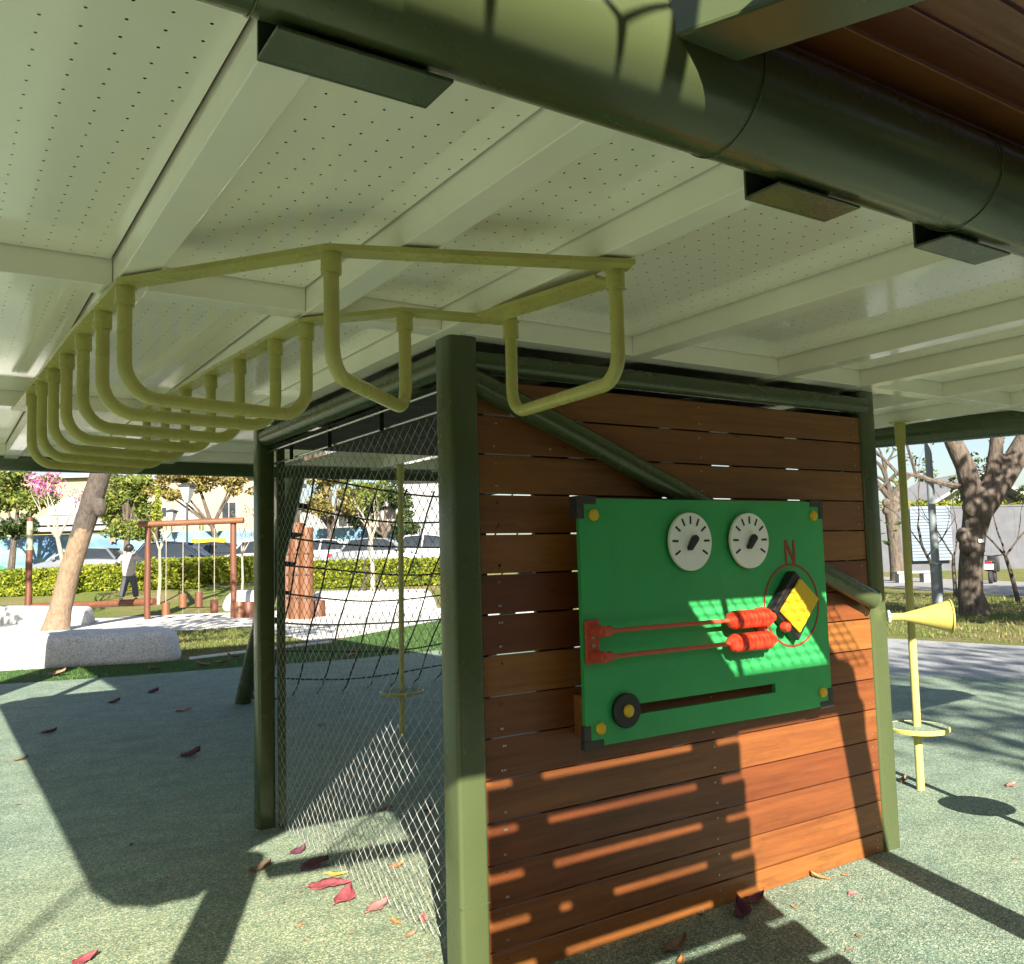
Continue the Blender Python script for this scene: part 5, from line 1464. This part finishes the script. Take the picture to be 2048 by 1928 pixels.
# ================================================================== SHADE TREE BEHIND THE VIEWPOINT (its branches throw the soft streaks at lower left)
rng = np.random.default_rng(11)
bS = np.array([-10.2, -11.5, 0.0])
ste = thing('shade_tree', 'bare branched shade tree standing behind the viewpoint', 'tree', bS)
mb = MB().tube([bS, bS + (0.1, 0, 2.2), bS + (0.3, 0.1, 4.0)], [0.30, 0.24, 0.2], 14)
tips = []
for d in ((1, 0.2, 0.9), (-0.6, 0.5, 1), (0.3, -0.6, 1), (0.7, 0.8, 0.7), (0.1, 0.1, 1)):
    tips += branchy(mb, bS + (0.3, 0.1, 3.9), d, 2.2, 0.13, 2, 0.45)
mb.build('trunk', BARK, ste, smooth=True)

# ================================================================== TREE BELT BEHIND THE VIEWPOINT (evergreens added unseen to keep the low sky out)
def belt_tree(x, y, h, label):
    b = np.array([x, y, 0.0]); t = thing('added_evergreen', label, 'tree', b, 'added evergreens blocking the low sky')
    MB().tube([b, b + (0, 0, h*0.35), b + (0, 0, h*0.8)], [0.28, 0.22, 0.08], 10).build('trunk', BARK, t, smooth=True)
    bl = [(b + (rng.uniform(-1.6, 1.6), rng.uniform(-1.2, 1.2), rng.uniform(0.12, 0.85)*h), (1.9, 1.6, 1.3)) for _ in range(12)]
    crown(bl, 900, 0.45, F_DARK, t)
def tall_tree(x, y, h, label, r=2.4, n=1500):
    b = np.array([x, y, 0.0]); t = thing('broadleaf_tree', label, 'tree', b)
    mb = MB().tube([b, b + (0.1, 0, h*0.4), b + (0, 0.1, h*0.75)], [0.3, 0.24, 0.1], 10)
    bl = []
    for k in range(14):
        c = b + (rng.uniform(-r, r), rng.uniform(-r, r)*0.7, rng.uniform(0.50, 1.0)*h); bl.append((c, (0.95, 0.95, 0.7)))
        mb.tube([b + (0, 0, h*0.42), c], [0.09, 0.02], 6)
    mb.build('trunk', BARK, t, smooth=True)
    crown(bl, n, 0.16, F_YG, t)
tall_tree(-1.6, 8.7, 8.6, 'tall broadleaf tree left of the roof beyond the rubber surface', 2.8, 900)
tall_tree(-7.5, 14.5, 9.5, 'tall broadleaf tree left of the pale stone bench', 2.8, 1700)
rng = np.random.default_rng(21)
tall_tree(-1.2, -14.8, 12.0, 'tall broadleaf tree behind the added shelter', 2.6, 1700)
tall_tree(12.4, -2.4, 8.5, 'tall broadleaf tree beside the grey path out on the right', 2.4, 1900)
tall_tree(16.5, -4.5, 10.5, 'tall broadleaf tree right of the grey path', 2.6, 1900)
tall_tree(20.5, -1.0, 9.5, 'tall broadleaf tree on the far right lawn', 2.6, 1900)
for x, y, h, lab in ((-17, -13, 6.2, 'leftmost added evergreen tree behind the viewpoint'), (-13, -17, 6.6, 'second added evergreen tree from the left behind the viewpoint'), (-9, -19.5, 6.8, 'third added evergreen tree from the left behind the viewpoint'), (-5, -20.5, 6.6, 'middle added evergreen tree behind the viewpoint'), (-1, -20.5, 6.6, 'third added evergreen tree from the right behind the viewpoint'), (3, -19.5, 6.6, 'second added evergreen tree from the right behind the viewpoint'), (7.5, -18, 6.4, 'rightmost added evergreen tree behind the viewpoint'), (12, -15.5, 6.2, 'added evergreen tree beyond the grey path on the right behind the viewpoint'), (16, -11, 6.2, 'added evergreen tree far right of the grey path behind the viewpoint'), (-20, -8, 6.2, 'added evergreen tree far left of the viewpoint')):
    belt_tree(x, y, h, lab)

# ================================================================== FALLEN LEAVES
def leaf(u, v, size, kind, label, ang=None, curl=None, z=0.013, lw=0.62):
    p = onz(u, v, z); size *= 1.0
    ang = rng.uniform(0, 6.28) if ang is None else R(ang)
    curl = rng.uniform(0.1, 0.35) if curl is None else curl
    mb = MB(); nx, ny = 13, 7
    ca, sa = math.cos(ang), math.sin(ang)
    tw = rng.uniform(-0.5, 0.5); side = rng.uniform(0.4, 1.0, 2); bend = rng.uniform(-0.12, 0.12); ph = rng.uniform(0, 6, 3)
    for i in range(nx):
        t = i/(nx-1)
        w = lw*size*(math.sin(math.pi*min(1, t**0.85*0.97+0.015))**0.8)*(1.05 - 0.35*t)
        for j in range(ny):
            s = (j-(ny-1)/2)/((ny-1)/2)
            e = 1 + (0.10*math.sin(t*17+ph[0]*(j+1)) + rng.uniform(-0.06, 0.06))*(abs(s) > 0.9)
            x = (t-0.5)*size; y = s*w*0.5*e + size*bend*math.sin(math.pi*t)
            zz = size*(curl*(abs(s)**1.3)*0.42*side[0 if s < 0 else 1]*(0.4+t) + curl*0.8*(t-0.4)**2 + tw*0.18*s*(t-0.5))
            zz += size*(0.02*math.sin(t*9+ph[1])*abs(s) + 0.012*math.sin(i*2.3+j*1.9+ph[2])) - size*0.015*(abs(s) < 0.1)
            mb.v.append((p[0]+x*ca-y*sa, p[1]+x*sa+y*ca, zz))
    for i in range(nx-1):
        for j in range(ny-1):
            a = i*ny+j; mb.f.append((a, a+ny, a+ny+1, a+1))
    a0 = np.array(mb.v[ny//2]); dr = np.array([ca, sa, 0])
    mb.tube([a0 + dr*size*0.06, a0 - dr*size*0.10, a0 - dr*size*0.22 + (0, 0, 0.01*size)], [0.0022, 0.0016, 0.0012], 5)
    zmin = min(q[2] for q in mb.v)
    mb.v = [(q[0], q[1], q[2]-zmin+z+0.001) for q in mb.v]
    o = mb.build('fallen_leaf', LEAFM[kind], None, smooth=True, loc=p)
    md = o.modifiers.new('solid', 'SOLIDIFY'); md.thickness = 0.0008
    tag(o, label, 'leaf', 'fallen leaves on the rubber surface')
    return o
LV = [
 (612, 1684, 0.17, 'purple', 'large dark purple leaf topmost of the cluster below the net', 20, 0.3),
 (640, 1722, 0.19, 'red', 'large crimson leaf in the middle of the cluster below the net', -25, 0.15),
 (668, 1745, 0.15, 'red', 'curled crimson leaf lowest of the cluster below the net', 40, 0.35),
 (656, 1698, 0.10, 'yellow', 'yellow leaf between the crimson and purple leaves', -40, 0.25),
 (735, 1763, 0.13, 'pink', 'pink torn leaf right of the crimson cluster', 25, 0.3),
 (770, 1682, 0.08, 'orange', 'small orange leaf upper right of the crimson cluster', 10, 0.3),
 (768, 1790, 0.06, 'orange', 'small orange leaf below the pink torn leaf', 100, 0.4),
 (822, 1786, 0.07, 'pink', 'small pink leaf close to the front green post', 60, 0.4),
 (797, 1818, 0.05, 'brown', 'tiny brown leaf near the foot of the net', 0, 0.5),
 (505, 1690, 0.11, 'brown', 'tan curled leaf at the base of the left green post', 5, 0.5),
 (578, 1655, 0.09, 'purple', 'dark red leaf on the edge of the sunlit band', 15, 0.5),
 (752, 1571, 0.09, 'red', 'red leaf on the sunlit band behind the net', 10, 0.2),
 (830, 1575, 0.08, 'purple', 'dark leaf in the shade behind the net beside the front post', 30, 0.3),
 (370, 1468, 0.17, 'purple', 'dark purple folded leaf alone in the big shadow', 20, 0.5),
 (357, 1380, 0.16, 'pink', 'pink leaf alone near the back of the shadow', 10, 0.15),
 (222, 1364, 0.14, 'purple', 'small dark leaf left of the pink leaf at the back', 25, 0.5),
 (298, 1345, 0.14, 'purple', 'thin dark leaf nearest the turf strip', 25, 0.5),
 (95, 1423, 0.13, 'purple', 'small dark leaf on the left beside the lit edge', 5, 0.4),
 (40, 1476, 0.10, 'brown', 'thin brown leaf at the far left edge', 0, 0.5),
 (165, 1866, 0.10, 'red', 'red leaf at the bottom left edge of the picture', 20, 0.3),
 (625, 1408, 0.08, 'pink', 'pale pink leaf in the shade behind the net', 0, 0.3),
 (1590, 1706, 0.07, 'orange', 'orange curled leaf at the foot of the plank wall', 120, 0.6),
 (1468, 1750, 0.12, 'purple', 'dark purple leaf against the plank wall foot', 10, 0.4),
 (1436, 1776, 0.12, 'purple', 'crumpled dark purple leaf in front of the plank wall', 55, 0.6),
 (1312, 1842, 0.11, 'brown', 'brown curled leaf in the shadow at the bottom', 0, 0.6),
 (1362, 1774, 0.05, 'brown', 'small tan leaf at the plank wall foot', 60, 0.6),
 (1322, 1868, 0.05, 'orange', 'small orange leaf at the bottom edge of the picture', 30, 0.5),
 (1656, 1737, 0.05, 'pink', 'small pink leaf on the sunlit surface near the right post', 0, 0.2),
 (1541, 1762, 0.03, 'orange', 'tiny orange leaf on the sunlit surface', 90, 0.3),
 (1756, 1518, 0.08, 'brown', 'brown leaf at the foot of the right green post', 10, 0.5),
 (1965, 1526, 0.09, 'pink', 'pink leaf by the right edge below the pole shadow', 0, 0.2),
 (1785, 1391, 0.08, 'red', 'red leaf beyond the yellow foot disc', 0, 0.3),
]
for L_ in LV: leaf(L_[0], L_[1], L_[2], L_[3], L_[4], L_[5], L_[6])
mb = MB(); rng = np.random.default_rng(5)
for i in range(420):
    x, y = (rng.uniform(-2.2, 4.2), rng.uniform(-1.6, 8.0)) if i % 3 else (rng.uniform(-0.4, 1.6), rng.uniform(-0.6, 2.2))
    if -0.2 < y < 0.1 and -0.2 < x < 2.4: continue
    a = rng.uniform(0, 6.28); l = rng.uniform(0.006, 0.022); w = l*rng.uniform(0.12, 0.6); z = 0.0135
    c, d = np.array([math.cos(a), math.sin(a)])*l, np.array([-math.sin(a), math.cos(a)])*w
    k = len(mb.v)
    mb.v += [(x-c[0], y-c[1], z), (x+d[0], y+d[1], z+w*0.5), (x+c[0], y+c[1], z+l*0.12), (x-d[0], y-d[1], z+w*0.3)]
    mb.f.append((k, k+1, k+2, k+3))
lt_ = mb.build('leaf_litter', LEAFM['brown']); tag(lt_, 'fine crumbs of dry leaf litter over the rubber surface', 'litter'); stuff(lt_)
for (u, v, k, lab) in ((110, 1310, 'brown', 'dry brown leaf on the turf below the left part of the pale bench'), (300, 1300, 'brown', 'dry brown leaf on the turf below the middle of the pale bench'), (432, 1288, 'brown', 'dry brown leaf on the turf right of the pale bench end'), (395, 1293, 'brown', 'dry brown leaf on the turf at the corner of the pale bench'), (455, 1276, 'brown', 'dry brown leaf on the grass beyond the white kerb'), (680, 1275, 'brown', 'dry brown leaf on the turf behind the mesh left half'), (760, 1262, 'brown', 'dry brown leaf on the turf behind the mesh next to the yellow pole')):
    o = leaf(u, v, rng.uniform(0.14, 0.24), k, lab, None, 0.5, 0.03)
    o['group'] = 'dry leaves on the turf strip'
for (u, v, k, lab) in ((330, 1705, 'pink', 'tiny pink leaf fragment in front of the rounded shadow tip'), (255, 1640, 'brown', 'tiny brown leaf fragment inside the big shadow'), (585, 1800, 'orange', 'tiny orange leaf fragment left of the pink torn leaf'), (1640, 1700, 'orange', 'tiny orange leaf fragment beside the right post foot')):
    o = leaf(u, v, 0.03, k, lab, None, 0.3)
    o['group'] = 'tiny leaf fragments'
